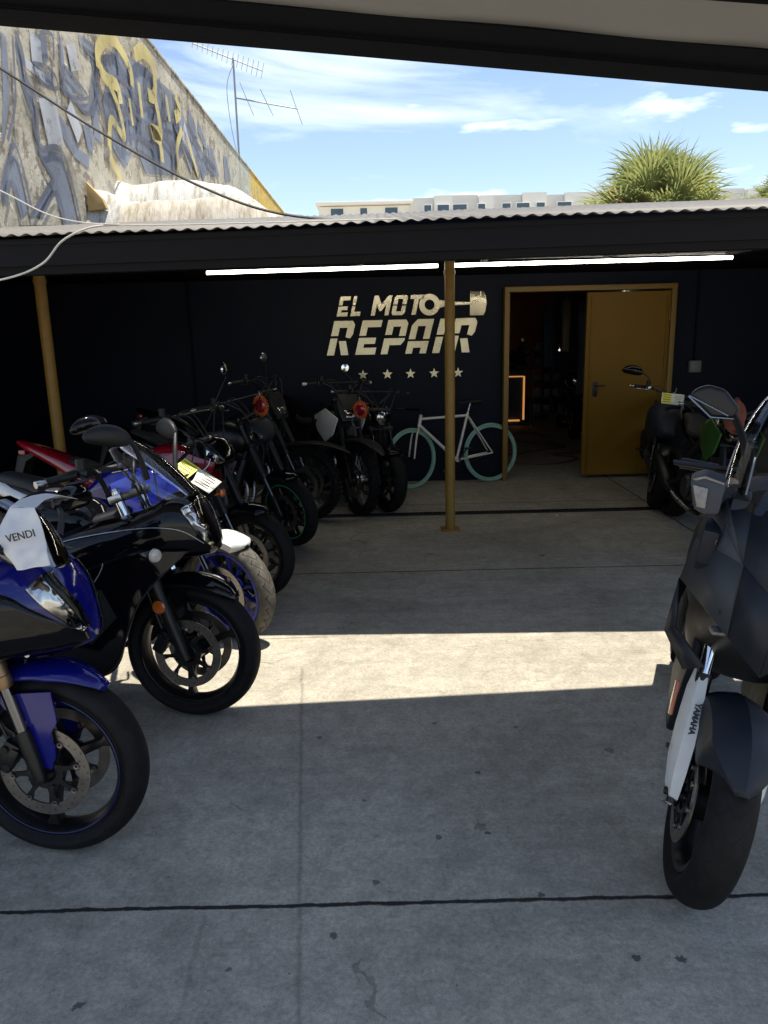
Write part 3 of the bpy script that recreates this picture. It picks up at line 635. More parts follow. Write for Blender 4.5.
MB().quad((-500,-500,0),(500,-500,0),(500,500,0),(-500,500,0)).build('ground','concrete_floor')['kind']='structure'

def wall_paint(name,c,var=.25,rough=.55,bump=.4,block=None):
    m=mat(name,c,rough,var=var,scale=2.2,bump=bump,bscale=9); return m
mat('navy_wall',(.0035,.0058,.0150),.6,var=.25,scale=2,bump=.3,bscale=8,spec=.15)
mat('black_paint',(.006,.0065,.009),.75,spec=.06,var=.3,scale=3,bump=.2)
mat('fascia_paint',(.010,.010,.013),.6,spec=.12,var=.3,scale=5,bump=.15,bscale=12)
mat('ceiling_metal',(.26,.255,.25),.5,var=.14,scale=3,bump=.1,bscale=6)
mat('door_amber',(.155,.083,.005),.5,spec=.2,var=.12,scale=2.5,bump=.08,bscale=5)
mat('frame_amber',(.18,.105,.014),.5,var=.2,scale=6)
mat('drain_iron',(.02,.02,.02),.6,.5)
mat('rust_sheet',(.15,.14,.125),.65,.2,var=.45,scale=6,bump=.3,bscale=20)

# ---- corrugated shed roof and its building
bld=thing('repair_shop','low black painted repair workshop with corrugated roof and open amber door','building',(0,0,0))
def eave_y(x): return 4.08-.030*x
def eave_z(x): return 2.215+.010*x
rf=MB(); pitch=.076; nx=int(9.4/pitch*6); Ysteps=[0,1.2,2.6,4.45]
for j,dy in enumerate(Ysteps):
    for i in range(nx+1):
        x=-3.9+9.4*i/nx; w=.0065*S(2*PI*x/pitch)+ .006*noise.noise(Vector((x*.8,dy,0)))
        rf.v.append(Vector((x,eave_y(x)-.05+dy+.006*noise.noise(Vector((x*3,0,5))),eave_z(x)+.012+w+dy*.157-(.015 if j==2 else 0))))
for j in range(len(Ysteps)-1):
    for i in range(nx): a=j*(nx+1)+i; rf.f.append((a,a+1,a+nx+2,a+nx+1))
rf.build('roof','rust_sheet',bld,solid=.002,ang=80)
def beam_between(m,x0,x1,yf,zf,dy,dz,n=10):
    """box following x: front-bottom edge at (x, yf(x), zf(x)), going back dy and up dz"""
    b=len(m.v)
    for i in range(n+1):
        x=x0+(x1-x0)*i/n; y=yf(x); z=zf(x)
        m.v+=[Vector((x,y,z)),Vector((x,y+dy,z)),Vector((x,y+dy,z+dz)),Vector((x,y,z+dz))]
    for i in range(n):
        for k in range(4): k2=(k+1)%4; m.f.append((b+i*4+k,b+i*4+k2,b+i*4+4+k2,b+i*4+4+k))
    m.f.append((b,b+1,b+2,b+3)); q=b+n*4; m.f.append((q,q+3,q+2,q+1)); return m
fa=MB(); beam_between(fa,-3.85,5.4,eave_y,lambda x:eave_z(x)-.135,.03,.135); beam_between(fa,-3.85,5.4,lambda x:eave_y(x)-.012,lambda x:eave_z(x)-.030,.010,.022); beam_between(fa,-3.85,5.4,lambda x:eave_y(x)+.035,lambda x:eave_z(x)-.175,.09,.05)
fa.build('fascia','fascia_paint',bld)
MB().box((.8,6.75,2.295),(9.1,3.7,.02)).build('soffit','black_paint',bld)
rb=MB()
for i in range(9): rb.box((-3.3+i*1.05,5.7,2.272),(.05,2.1,.028),.004)
rb.build('rafters','black_paint',bld)
bw=MB()
# rear wall with door opening 1.37..3.24, 0..2.09
bw.box((-1.24,8.67,1.45),(5.2,.16,2.9)); bw.box((4.42,8.67,1.45),(2.36,.16,2.9)); bw.box((2.30,8.67,2.51),(1.88,.16,.78))
bw.build('rear_wall','navy_wall',bld)
MB().box((-3.78,6.6,1.14),(.10,4.0,2.28)).build('side_wall','navy_wall',bld)
MB().box((5.45,6.3,1.09),(.12,4.6,2.18)).build('side_wall','navy_wall',bld)
# conduit on the wall
MB().tube([(3.52,8.575,1.30),(3.52,8.575,2.33)],.011,8).build('conduit','black_paint',bld); MB().tube([(-2.1,8.575,.5),(-2.1,8.575,2.33)],.012,8).build('conduit','black_paint',bld)
df=MB(); df.box((1.40,8.58,1.045),(.055,.20,2.09),.004).box((3.225,8.58,1.045),(.055,.20,2.09),.004).box((2.3125,8.58,2.117),(1.88,.20,.055),.004)
df.build('door_frame','frame_amber',bld)
dl=MB().box((2.74,8.535,1.055),(.92,.045,2.03),.004,seg=1).build('door','door_amber',bld); dl['label']='amber sliding door leaf covering the right half of the opening'
MB().box((3.165,8.505,1.03),(.02,.01,1.98),.003).box((2.33,8.505,1.03),(.012,.01,1.98),.003).build('door_trim','door_amber',dl)
hn_=MB().box((2.40,8.505,1.02),(.05,.012,.16),.004).tube([(2.40,8.50,1.06),(2.40,8.45,1.06),(2.46,8.445,1.06),(2.50,8.445,1.06)],.008,8); hn_.build('handle','dark_metal',dl)
for hz_ in (.3,1.05,1.8): MB().cyl((3.19,8.50,hz_-.05),(3.19,8.50,hz_+.05),.010,10).build('hinge','frame_amber',dl)
# inside room
iw=MB(); iw.box((1.5,16.1,1.4),(7,.1,2.8)); iw.box((.55,12.4,1.4),(.1,7.3,2.8)); iw.box((5.2,12.4,1.4),(.1,7.3,2.8)); iw.box((2.5,12.4,2.85),(6,7.4,.06)); iw.build('inner_walls','inside_wall',bld)
MB().box((3.15,16.02,1.55),(.95,.04,2.5),.01).build('wall_panel','work_orange',bld)
# drain channel across the yard
dr=MB(); 
for i in range(150): dr.box((-3.0+i*.045,6.93,.004),(.018,.085,.008))
dr.box((.37,6.885,.005),(6.9,.012,.010)).box((.37,6.975,.005),(6.9,.012,.010)).quad((-3.05,6.89,.002),(3.75,6.89,.002),(3.75,6.97,.002),(-3.05,6.97,.002))
tag(dr.build('drain_grate','drain_iron'),'long narrow black drain grate crossing the concrete floor behind the yellow pole','drain')

# ---- canopy ahead of the camera, rear and sides cut short to let light in
can=thing('front_canopy','pale metal canopy with dark steel edge beam overhead at top of picture','canopy')
cy=lambda x:3.205+.062*x; cz=lambda x:2.705-.078*max(-4,min(x,2.2))
c1=MB(); beam_between(c1,-2.6,2.8,lambda x:cy(x)-.17,cz,.17,.20,24); c1.build('edge_beam','black_paint',can)
c2=MB(); beam_between(c2,-2.6,2.8,lambda x:cy(x)-.365,lambda x:cz(x)+.012,.200,.17,24); beam_between(c2,-2.6,2.8,lambda x:cy(x)-.182,lambda x:cz(x)+.004,.006,.01,24); c2.build('inner_beam','black_paint',can)
c3=MB(); nY=12
for j in range(nY+1):
    for i in range(61):
        x=-2.6+5.4*i/60; y0=cy(x)-.37; y=y0+.06+(1.25-y0)*j/nY; c3.v.append(Vector((x,y,cz(x)+.02+.012*noise.noise(Vector((x*1.5,y*1.5,0)))+.02*j/nY)))
for j in range(nY):
    for i in range(60): a=j*61+i; c3.f.append((a,a+1,a+62,a+61))
c3.build('ceiling_sheet','ceiling_metal',can,solid=.004)
c3=MB(); beam_between(c3,-2.6,2.8,lambda x:cy(x)-.80-.02*x,lambda x:cz(x)-.002+.0*x,.012,.016,20)
c3.build('ceiling_seam','ceiling_metal',can)
c4=MB(); beam_between(c4,.6,2.8,lambda x:2.36+.02*x,lambda x:cz(x)-.03,.09,.04,6); c4.build('purlin','black_paint',can)


# ---- poles
def pole(x,y,h,r,lab,tilt=0):
    p=MB().cyl((0,0,0),(0,0,h),r,24).lathe([(0,r*1.06),(.03,r*1.08),(.06,r*1.06)],n=24)
    p.v=[v if True else v for v in p.v]
    o=thing('support_pole',lab,'pole',(x,y,0),(0,tilt,0),'yellow support poles')
    m=MB().tube([(0,0,.012),(0,0,.5),(0,0,1.2),(0,0,h)],r,24).build('pole','yellow_pole',o)
    MB().box((0,0,.006),(.16,.16,.012),.003).tube([(0,0,h-.13),(0,0,h-.10)],r*1.14,20).build('plate','yellow_pole',o)
pole(.575,6.34,2.26,.042,'yellow painted steel pole standing alone in the middle before the bicycle')
pole(-2.70,6.25,2.26,.046,'yellow steel pole behind the red tailed motorcycle at the left')
pole(-3.28,6.25,2.26,.044,'yellow steel pole half out of frame at the left edge')
# ---- tube lights
def tube_light(x0,x1,z0,z1,lab):
    o=thing('tube_light',lab,'light',((x0+x1)/2,6.9,(z0+z1)/2),(0,-math.atan2(z1-z0,x1-x0),0),'tube lights under the shed roof'); w=x1-x0
    MB().box((0,0,.025),(w,.055,.022),.004).build('housing','black_paint',o); MB().box((-w/2+.012,0,.0),(.024,.036,.036),.006).build('end_cap','black_paint',o); MB().box((w/2-.012,0,.0),(.024,.036,.036),.006).build('end_cap','black_paint',o); MB().tube([(-w/2+.02,0,-.002),(w/2-.01,0,-.002)],.015,14).build('tube','tube_glow',o)
tube_light(-1.53,.545,2.235,2.25,'lit tube light hanging left of the middle pole'); tube_light(.63,3.13,2.25,2.262,'lit tube light hanging right of the middle pole')

# ---- graffiti wall of the neighbour
def wall_mat():
    m,nt,b=nodes('old_wall'); Nn=nt.nodes; Lk=nt.links; tcn=Nn.new('ShaderNodeTexCoord'); P=tcn.outputs['Object']
    def noi(s,d=8,r=.65,vec=P,dist=0):
        n=Nn.new('ShaderNodeTexNoise'); n.inputs['Scale'].default_value=s; n.inputs['Detail'].default_value=d; n.inputs['Roughness'].default_value=r; n.inputs['Distortion'].default_value=dist; Lk.new(vec,n.inputs['Vector']); return n.outputs[0]
    def ramp(f,stops):
        c=Nn.new('ShaderNodeValToRGB'); e=c.color_ramp.elements
        while len(e)<len(stops): e.new(.5)
        for x,(p,v) in zip(e,stops): x.position=p; x.color=(*v,1)
        Lk.new(f,c.inputs[0]); return c.outputs[0]
    def mixc(f,a,c2):
        n=Nn.new('ShaderNodeMixRGB'); Lk.new(f,n.inputs[0])
        for k,x in ((1,a),(2,c2)):
            if isinstance(x,tuple): n.inputs[k].default_value=(*x,1)
            else: Lk.new(x,n.inputs[k])
        return n.outputs[0]
    base=ramp(noi(.9),[(.35,(.30,.27,.20)),(.5,(.42,.385,.30)),(.65,(.50,.46,.37))])
    base=mixc(ramp(noi(3.2,9,.75),[(.52,(0,0,0)),(.56,(1,1,1))]),base,(.21,.18,.135))
    base=mixc(ramp(noi(5.5,9,.8,dist=.5),[(.60,(0,0,0)),(.62,(1,1,1))]),base,(.68,.65,.56))
    sep=Nn.new('ShaderNodeSeparateXYZ'); Lk.new(P,sep.inputs[0])
    ad=Nn.new('ShaderNodeMath'); ad.operation='MULTIPLY_ADD'; ad.inputs[1].default_value=1/40; Lk.new(sep.outputs[1],ad.inputs[0]); n9=Nn.new('ShaderNodeMath'); n9.operation='MULTIPLY'; n9.inputs[1].default_value=.03; Lk.new(noi(.8),n9.inputs[0]); Lk.new(n9.outputs[0],ad.inputs[2])
    yel=ramp(noi(1.6,8,.7),[(.4,(.50,.33,.05)),(.5,(.60,.42,.09)),(.56,(.30,.24,.12)),(.62,(.62,.45,.12))]); teal=ramp(noi(1.6,8,.7),[(.4,(.28,.38,.36)),(.5,(.45,.44,.35)),(.6,(.25,.36,.36))])
    z=ramp(ad.outputs[0],[(.50,(0,0,0)),(.60,(.55,.55,.55))]); base=mixc(z,base,teal); z=ramp(ad.outputs[0],[(.632,(0,0,0)),(.636,(1,1,1))]); base=mixc(z,base,yel)
    Lk.new(base,b.inputs['Base Color']); b.inputs['Roughness'].default_value=.9
    bp=Nn.new('ShaderNodeBump'); bp.inputs['Strength'].default_value=.7; bp.inputs['Distance'].default_value=.03; Lk.new(noi(7,9,.7),bp.inputs['Height']); Lk.new(bp.outputs[0],b.inputs['Normal'])
wall_mat()
def spray(name,c,thr):
    m,nt,b=nodes(name); Nn=nt.nodes; Lk=nt.links; tcn=Nn.new('ShaderNodeTexCoord')
    n=Nn.new('ShaderNodeTexNoise'); n.inputs['Scale'].default_value=3.6; n.inputs['Detail'].default_value=10; n.inputs['Roughness'].default_value=.78; Lk.new(tcn.outputs['Object'],n.inputs['Vector'])
    cr=Nn.new('ShaderNodeValToRGB'); cr.color_ramp.elements[0].position=thr; cr.color_ramp.elements[0].color=(.86,.86,.86,1); cr.color_ramp.elements[1].position=thr+.14; cr.color_ramp.elements[1].color=(0,0,0,1)
    Lk.new(n.outputs[0],cr.inputs[0]); Lk.new(cr.outputs[0],b.inputs['Alpha'])
    n2=Nn.new('ShaderNodeTexNoise'); n2.inputs['Scale'].default_value=1.4; n2.inputs['Detail'].default_value=7; Lk.new(tcn.outputs['Object'],n2.inputs['Vector'])
    c2=Nn.new('ShaderNodeValToRGB'); c2.color_ramp.elements[0].position=.35; c2.color_ramp.elements[0].color=(*[x*.75 for x in c],1); c2.color_ramp.elements[1].position=.65; c2.color_ramp.elements[1].color=(*[min(.9,x*1.25) for x in c],1)
    Lk.new(n2.outputs[0],c2.inputs[0]); Lk.new(c2.outputs[0],b.inputs['Base Color']); b.inputs['Roughness'].default_value=.85
spray('spray_blue',(.19,.215,.27),.53); spray('spray_dark',(.10,.11,.15),.52); spray('spray_yellow',(.52,.43,.16),.53); spray('spray_pale',(.40,.42,.45),.52)
gw=thing('graffiti_wall','tall weathered neighbouring wall covered in blue and yellow graffiti','wall')
wm=MB(); n_=90
for i in range(n_+1):
    y=4.3+(34-4.3)*i/n_; z=6.62+.03*noise.noise(Vector((y*1.3,0,0)))+.02*noise.noise(Vector((y*6,0,3)))
    wm.v+=[Vector((-3.85,y,0)),Vector((-3.85,y,z)),Vector((-4.1,y,z)),Vector((-4.1,y,0))]
for i in range(n_):
    for k in range(3): wm.f.append((i*4+k,i*4+k+1,i*4+5+k,i*4+4+k))
wm.f+= [(0,3,2,1),(n_*4,n_*4+1,n_*4+2,n_*4+3)]
wm.build('wall','old_wall',gw)
cp=MB()
for i in range(26):
    y=4.4+i*1.135; cp.box((-3.96,y+.56,6.66+.012*noise.noise(Vector((y,0,9)))),(.27,1.12,.055),.012)
cp.build('coping','old_wall',gw)
def ribbon(name,paths,m,dx):
    mb=MB()
    for (pts,w) in paths:
        pts=smooth_list([(y,z,w*(.9+.2*random.random())) for y,z in pts],7); nb=len(mb.v)
        for i,(y,z,ww) in enumerate(pts):
            a=pts[max(i-1,0)]; c=pts[min(i+1,len(pts)-1)]; t=Vector((c[0]-a[0],c[1]-a[1])); t=t.normalized() if t.length>1e-6 else Vector((1,0)); nn=Vector((-t.y,t.x))
            mb.v+=[Vector((-3.85+dx,y+nn.x*ww/2,z+nn.y*ww/2)),Vector((-3.85+dx,y-nn.x*ww/2,z-nn.y*ww/2))]
        for i in range(len(pts)-1): mb.f.append((nb+2*i,nb+2*i+1,nb+2*i+3,nb+2*i+2))
        dx+=.0012
    return mb.build(name,m,gw,recalc=False)
def fill_patch(name,polys,m,dx):
    mb=MB()
    for pl in polys:
        pl=[p for k,p in enumerate(pl) if k==0 or p!=pl[k-1]]; mb.quad(*[(-3.85+dx,y,z) for y,z in pl]); dx+=.0008
    return mb.build(name,m,gw,recalc=False)
fill_patch('spray_fill',[[(9.06,4.93),(9.13,4.78),(9.16,4.5),(9.33,4.38),(9.29,3.98),(9.38,3.85),(9.98,3.91),(10.09,3.59),(10.32,3.02),(9.8,3.0),(9.61,3.42),(9.09,3.06),(8.82,3.02),(9.57,3.56),(9.29,3.76),(9.18,4.2),(9.04,4.43),(9.02,4.81)],[(9.54,5.08),(9.91,5.19),(9.88,4.93),(9.77,4.84),(9.48,4.95)],[(9.37,4.72),(9.69,4.8),(9.94,4.77),(9.97,4.66),(9.68,4.59),(9.44,4.63)],[(10.3,4.98),(10.58,4.98),(11.0,4.84),(10.58,4.79),(10.21,4.67)],[(8.25,3.24),(8.43,3.52),(8.59,3.68),(8.73,3.56),(8.85,3.1),(8.63,2.99),(8.49,3.32),(8.25,3.05)],[(10.03,4.38),(10.26,4.28),(10.55,4.1),(10.92,4.09),(10.85,3.92),(10.38,3.96),(9.97,4.17)],[(8.7,4.8),(8.81,4.79),(8.78,4.5),(8.7,4.14),(8.48,3.75),(8.39,3.66),(8.56,4.14),(8.64,4.53)],[(11.88,5.6),(12.41,5.87),(13.01,5.99),(14.06,6.15),(14.7,6.17),(16.18,6.27),(16.71,5.95),(17.6,5.71),(19.24,5.56),(17.39,5.06),(16.34,5.39),(15.23,4.67),(13.5,4.38),(13.05,4.71),(12.4,4.24),(11.96,4.41),(11.8,4.53),(11.68,4.96),(11.87,5.27)],[(11.33,5.59),(11.6,5.58),(11.46,5.29),(11.6,4.99),(11.41,4.64),(11.5,4.36),(11.18,4.39),(11.14,4.81),(11.39,5.27)],[(18.64,5.98),(19.28,6.04),(19.76,5.53),(18.82,5.33)],[(20.45,6.17),(20.96,6.21),(21.3,5.71),(20.48,5.56)],[(10.78,4.43),(11.02,4.53),(11.18,4.39),(11.03,4.11),(10.87,4.17)]],'spray_blue',.004)
ribbon('spray_band',[([(10.3,5.3),(10.3,4.98),(10.26,4.79),(10.48,4.7),(11.07,4.71),(11.36,5.17),(11.56,5.45),(10.97,5.51)],0.13),([(16.92,6.18),(17.48,5.87),(16.95,5.3)],0.35),([(17.76,6.17),(18.39,5.84),(17.78,5.15)],0.3)],'spray_blue',0.016)
ribbon('spray_pale',[([(9.54,5.06),(9.51,4.73)],0.3),([(10.61,5.34),(10.71,5.06)],0.3),([(9.67,4.45),(9.8,3.97)],0.5),([(16.28,5.66),(16.92,5.22)],0.6),([(9.18,4.67),(9.67,4.66)],0.1),([(10.31,4.54),(10.6,4.25)],0.3)],'spray_pale',0.02)
ribbon('spray_outline',[([(9.04,4.93),(9.12,4.77),(9.15,4.49),(9.33,4.37),(9.29,3.97),(9.37,3.84),(9.98,3.9),(10.36,3.02)],0.075),([(9.57,3.56),(9.29,3.76),(9.18,4.2),(9.03,4.45)],0.06),([(8.82,3.01),(9.58,3.55)],0.06),([(9.08,3.04),(9.63,3.41),(9.79,2.98)],0.06),([(9.37,4.72),(9.72,4.8),(9.97,4.78),(10.0,4.65),(9.65,4.58),(9.42,4.63),(9.37,4.72)],0.05),([(10.3,4.99),(11.02,4.84),(10.2,4.66),(10.3,4.99)],0.05),([(8.25,3.24),(8.59,3.69),(8.75,3.56),(8.86,3.1)],0.06),([(8.25,3.04),(8.49,3.33),(8.63,2.98)],0.05),([(10.24,5.3),(10.18,4.81),(10.47,4.67),(11.1,4.68),(11.67,5.5),(11.05,5.56)],0.05),([(11.49,5.64),(11.55,5.42),(11.34,5.02),(11.62,4.74),(11.53,4.34)],0.07),([(12.41,5.87),(12.48,5.56),(12.23,5.16),(12.63,5.0),(12.41,4.51)],0.09),([(13.01,5.99),(13.0,5.49),(13.29,5.29),(13.05,4.71)],0.09),([(14.06,6.15),(13.77,5.65),(14.32,5.56),(13.97,5.04),(14.15,4.58)],0.1),([(14.7,6.17),(14.97,5.86),(14.62,5.33),(15.28,5.15),(15.17,4.65)],0.11),([(16.18,6.27),(15.57,5.69),(16.34,5.39),(17.39,5.06)],0.12),([(16.71,5.95),(17.6,5.71),(19.24,5.56)],0.1),([(11.87,5.27),(12.46,5.5),(13.0,5.48)],0.07),([(12.23,4.95),(12.9,5.18),(13.4,5.13)],0.08),([(13.39,5.49),(14.4,5.82)],0.08),([(14.74,5.55),(15.87,5.75)],0.09),([(12.18,4.57),(13.11,4.84),(13.96,4.86)],0.09),([(8.87,4.83),(8.81,4.47),(8.73,4.13),(8.45,3.71)],0.05),([(9.55,5.09),(9.96,5.21),(9.92,4.93)],0.05)],'spray_dark',0.026)
ribbon('spray_highlight',[([(11.51,5.33),(11.54,5.56),(11.82,5.78),(12.27,5.95),(12.68,5.91),(12.99,5.77),(13.02,5.55)],0.1872),([(11.55,5.37),(11.78,5.29),(12.24,5.33),(12.35,5.12)],0.2016),([(11.9,5.25),(12.23,5.01),(12.35,4.66),(11.83,4.77),(11.62,4.34)],0.144),([(13.28,6.08),(13.74,6.29),(14.23,6.3),(14.39,6.08),(14.22,5.75),(13.87,5.68)],0.216),([(14.23,5.78),(14.43,5.47),(14.44,5.22),(13.91,5.12),(14.35,5.07),(14.43,4.74)],0.216),([(13.36,5.71),(13.4,5.2)],0.144),([(15.74,6.21),(16.0,5.98),(15.59,5.77)],0.216),([(16.07,5.68),(15.55,5.21),(15.68,4.75)],0.18),([(12.76,5.31),(12.83,4.94)],0.108),([(11.58,4.23),(12.0,3.99)],0.144),([(15.01,6.01),(15.13,5.58)],0.144),([(16.42,5.62),(17.2,5.04)],0.144)],'spray_yellow',0.056)

# ---- white coated roof upstands against the wall
def lumpy(st,name,m,parent=None,amp=.05):
    rs=loft_rings(st,9,44); o=MB().rings(rs)
    for v in o.v:
        n3=noise.noise(v*2.2)*amp+noise.noise(Vector((v.x*9,v.y*3,v.z*2)))*amp*.5; v.z+=n3; v.y-=n3*.8
    return o.build(name,m,parent)
def coating(name,c,st):
    m,nt,b=nodes(name); Nn=nt.nodes; Lk=nt.links; tcn=Nn.new('ShaderNodeTexCoord'); mp_=Nn.new('ShaderNodeMapping'); mp_.inputs['Scale'].default_value=(7,2,1.1); Lk.new(tcn.outputs['Object'],mp_.inputs[0])
    n=Nn.new('ShaderNodeTexNoise'); n.inputs['Scale'].default_value=1.6; n.inputs['Detail'].default_value=9; n.inputs['Roughness'].default_value=.7; Lk.new(mp_.outputs[0],n.inputs['Vector'])
    cr=Nn.new('ShaderNodeValToRGB'); e=cr.color_ramp.elements; e[0].position=.36; e[0].color=(*[x*k for x,k in zip(c,(.55,.50,.40))],1); e[1].position=st; e[1].color=(*c,1); Lk.new(n.outputs[0],cr.inputs[0]); Lk.new(cr.outputs[0],b.inputs['Base Color']); b.inputs['Roughness'].default_value=.85
    bp=Nn.new('ShaderNodeBump'); bp.inputs['Strength'].default_value=.8; bp.inputs['Distance'].default_value=.05; Lk.new(n.outputs[0],bp.inputs['Height']); Lk.new(bp.outputs[0],b.inputs['Normal'])
coating('roof_coating',(.52,.52,.50),.50); coating('roof_coating_stained',(.50,.46,.39),.56)
rc=thing('coated_roof_upstand','white sealant coated roof upstand in two steps against the graffiti wall','roof')
def slab(y0,y1,xs):  # xs: list of (x, ztop)
    m=MB(); P_=smooth_list(xs,8)
    rings=[]
    for x,z in P_:
        rings.append([(x,y0-.55,2.2),(x,y0-.30,z-.42),(x,y0-.17,z-.18),(x,y0-.06,z-.035),(x,y0+.03,z),(x,(y0+y1)/2,z+.01),(x,y1,z-.02),(x,y1,2.2)])
    m.rings(rings)
    for v in m.v:
        n3=noise.noise(v*2.6)*.03+noise.noise(Vector((v.x*13,v.y,v.z*2)))*.012+noise.noise(Vector((v.x*30,v.y*3,v.z*5)))*.008; v.y-=n3; v.z+=n3*.5
    return m
slab(12.0,13.8,[(-3.88,4.0),(-3.6,3.93),(-3.2,3.97),(-2.8,3.98),(-2.5,3.93),(-2.15,3.88),(-1.85,3.70),(-1.5,3.44),(-1.2,3.3)]).build('rear_step','roof_coating',rc)
slab(10.4,11.9,[(-3.30,3.36),(-3.22,3.40),(-3.0,3.42),(-2.4,3.44),(-1.85,3.46),(-1.6,3.38),(-1.3,3.24),(-1.0,3.1)]).build('front_step','roof_coating_stained',rc)
slab(10.9,11.8,[(-3.88,3.68),(-3.7,3.66),(-3.55,3.60),(-3.35,3.5),(-3.1,3.5)]).build('end_flap','roof_coating',rc)
MB().prism([(-3.82,3.35),(-3.82,3.72),(-3.62,3.50),(-3.58,3.38)],10.6,10.7,.01).build('broken_edge','frond_dry',rc)

# ---- antenna
at=thing('tv_antenna','thin television aerial mast on top of the graffiti wall','antenna',(-3.84,22.84,6.6))
def A(x,y,z): return (x+3.84,y-22.84,z-6.6)
MB().tube([A(-3.84,22.84,6.55),A(-3.84,22.84,9.12)],.028,8).tube([A(-3.84,22.8,8.95),A(-4.05,22.8,8.4),A(-4.0,22.8,7.4),A(-3.86,22.8,6.6)],.010,5,sm=6).build('mast','antenna_metal',at)
b1=MB(); p0,p1=Vector((-4.93,22.9,9.53)),Vector((-3.05,22.8,8.78)); b1.tube([A(*p0),A(*p1)],.020,6)
for i in range(15):
    c=p0+(p1-p0)*(i/14); hl_=.12+.008*i; dv=Vector((.30,-.6,.62)).normalized()*hl_
    b1.tube([A(*(c-dv)),A(*(c+dv))],.007,5)
dvv=(p1-p0).normalized()
b1.build('upper_boom','antenna_metal',at)
b2=MB(); p0,p1=Vector((-3.84,22.84,8.13)),Vector((-2.12,22.84,7.82)); b2.tube([A(*p0),A(*p1)],.020,6)
for t,l in ((.18,.45),(.5,.34),(.97,.48)):
    c=p0+(p1-p0)*t; b2.tube([A(c.x-.12,c.y-.3,c.z+l*.8),A(c.x+.12,c.y+.3,c.z-l*.7)],.009,5)
b2.build('lower_boom','antenna_metal',at)
# ---- cables
def cable(pts,r,m,lab,sm=10): return tag(MB().tube(pts,r,6,sm=sm).build('cable',m),lab,'cable')
cable([(-3.4,6,4.05),(-2.69,6,3.60),(-2.02,6,3.165),(-1.31,6,2.775),(-.67,6,2.56),(.2,6.2,2.52)],.010,'wire_black','thick black cable sagging across the graffiti wall down to the roof')
cable([(-2.3,4.02,2.62),(-1.87,4.0,2.41),(-1.59,4.0,2.275),(-1.24,4.0,2.235),(-.59,3.99,2.23),(.1,4.0,2.235)],.0035,'wire_white','thin white wire running along the roof edge at left')
cable([(-2.4,4.0,1.93),(-1.93,4.0,1.985),(-1.71,4.0,2.055),(-1.59,4.0,2.165),(-1.44,3.99,2.225),(-1.3,4.02,2.24)],.0055,'wire_white','white wire looping below the fascia at the left edge')
cable([(-3.8,26,5.55),(-2.6,26,5.55),(-1.3,27,5.2),(1.5,30,5.05)],.012,'antenna_metal','distant grey cable beyond the yellow end of the wall')

# ---- far apartment block
mat('far_cream',(.80,.77,.69),.8,var=.06,scale=.3); mat('far_grey',(.70,.67,.60),.8,var=.06,scale=.3); mat('far_white',(.85,.82,.74),.8,var=.05,scale=.3); mat('far_glass',(.06,.09,.12),.15,var=.3,scale=.2)
ab=thing('apartment_block','long pale flat roofed apartment block far beyond the workshop roof','building')
MB().box((33,150,11.9),(86.5,18,23.8)).build('wall','far_cream',ab)
MB().box((-2.2,149.5,24.2),(17.0,19.5,.55),.05).build('roof_slab','far_white',ab)
pr_=MB(); pc=MB()
xx=5.8; k=0
while xx<74:
    w=[4.2,3.2,4.6,2.6,5.0][k%5]
    (pr_ if k%2 else pc).box((xx+w/2,141.0-(.7 if k%2 else 0),12.4+(.15*(k%3))),(w-.05,1.6 if k%2 else .8,24.9+.01*k)); xx+=w; k+=1
pr_.build('bay','far_cream',ab); pc.build('bay','far_grey',ab)
for i,(px_,w) in enumerate([(338,2.2),(364,1.2),(391,2.2),(426,1.2),(441,2.0),(457,2.4),(478,1.2),(502,1.4),(518,2.2),(535,1.4),(558,2.4),(586,1.5),(612,2),(640,2),(735,2),(752,1.6)]):
    x=(px_-377)*.1805
    for j in range(3):
        wd=MB().box((x,139.3 if x>5.8 else 140.95,22.75-3.1*j),(w+.25,.12,1.55),.02).build('window','far_white',ab); MB().box((x,139.22 if x>5.8 else 140.87,22.75-3.1*j),(w,.08,1.35)).build('pane','far_glass',wd)

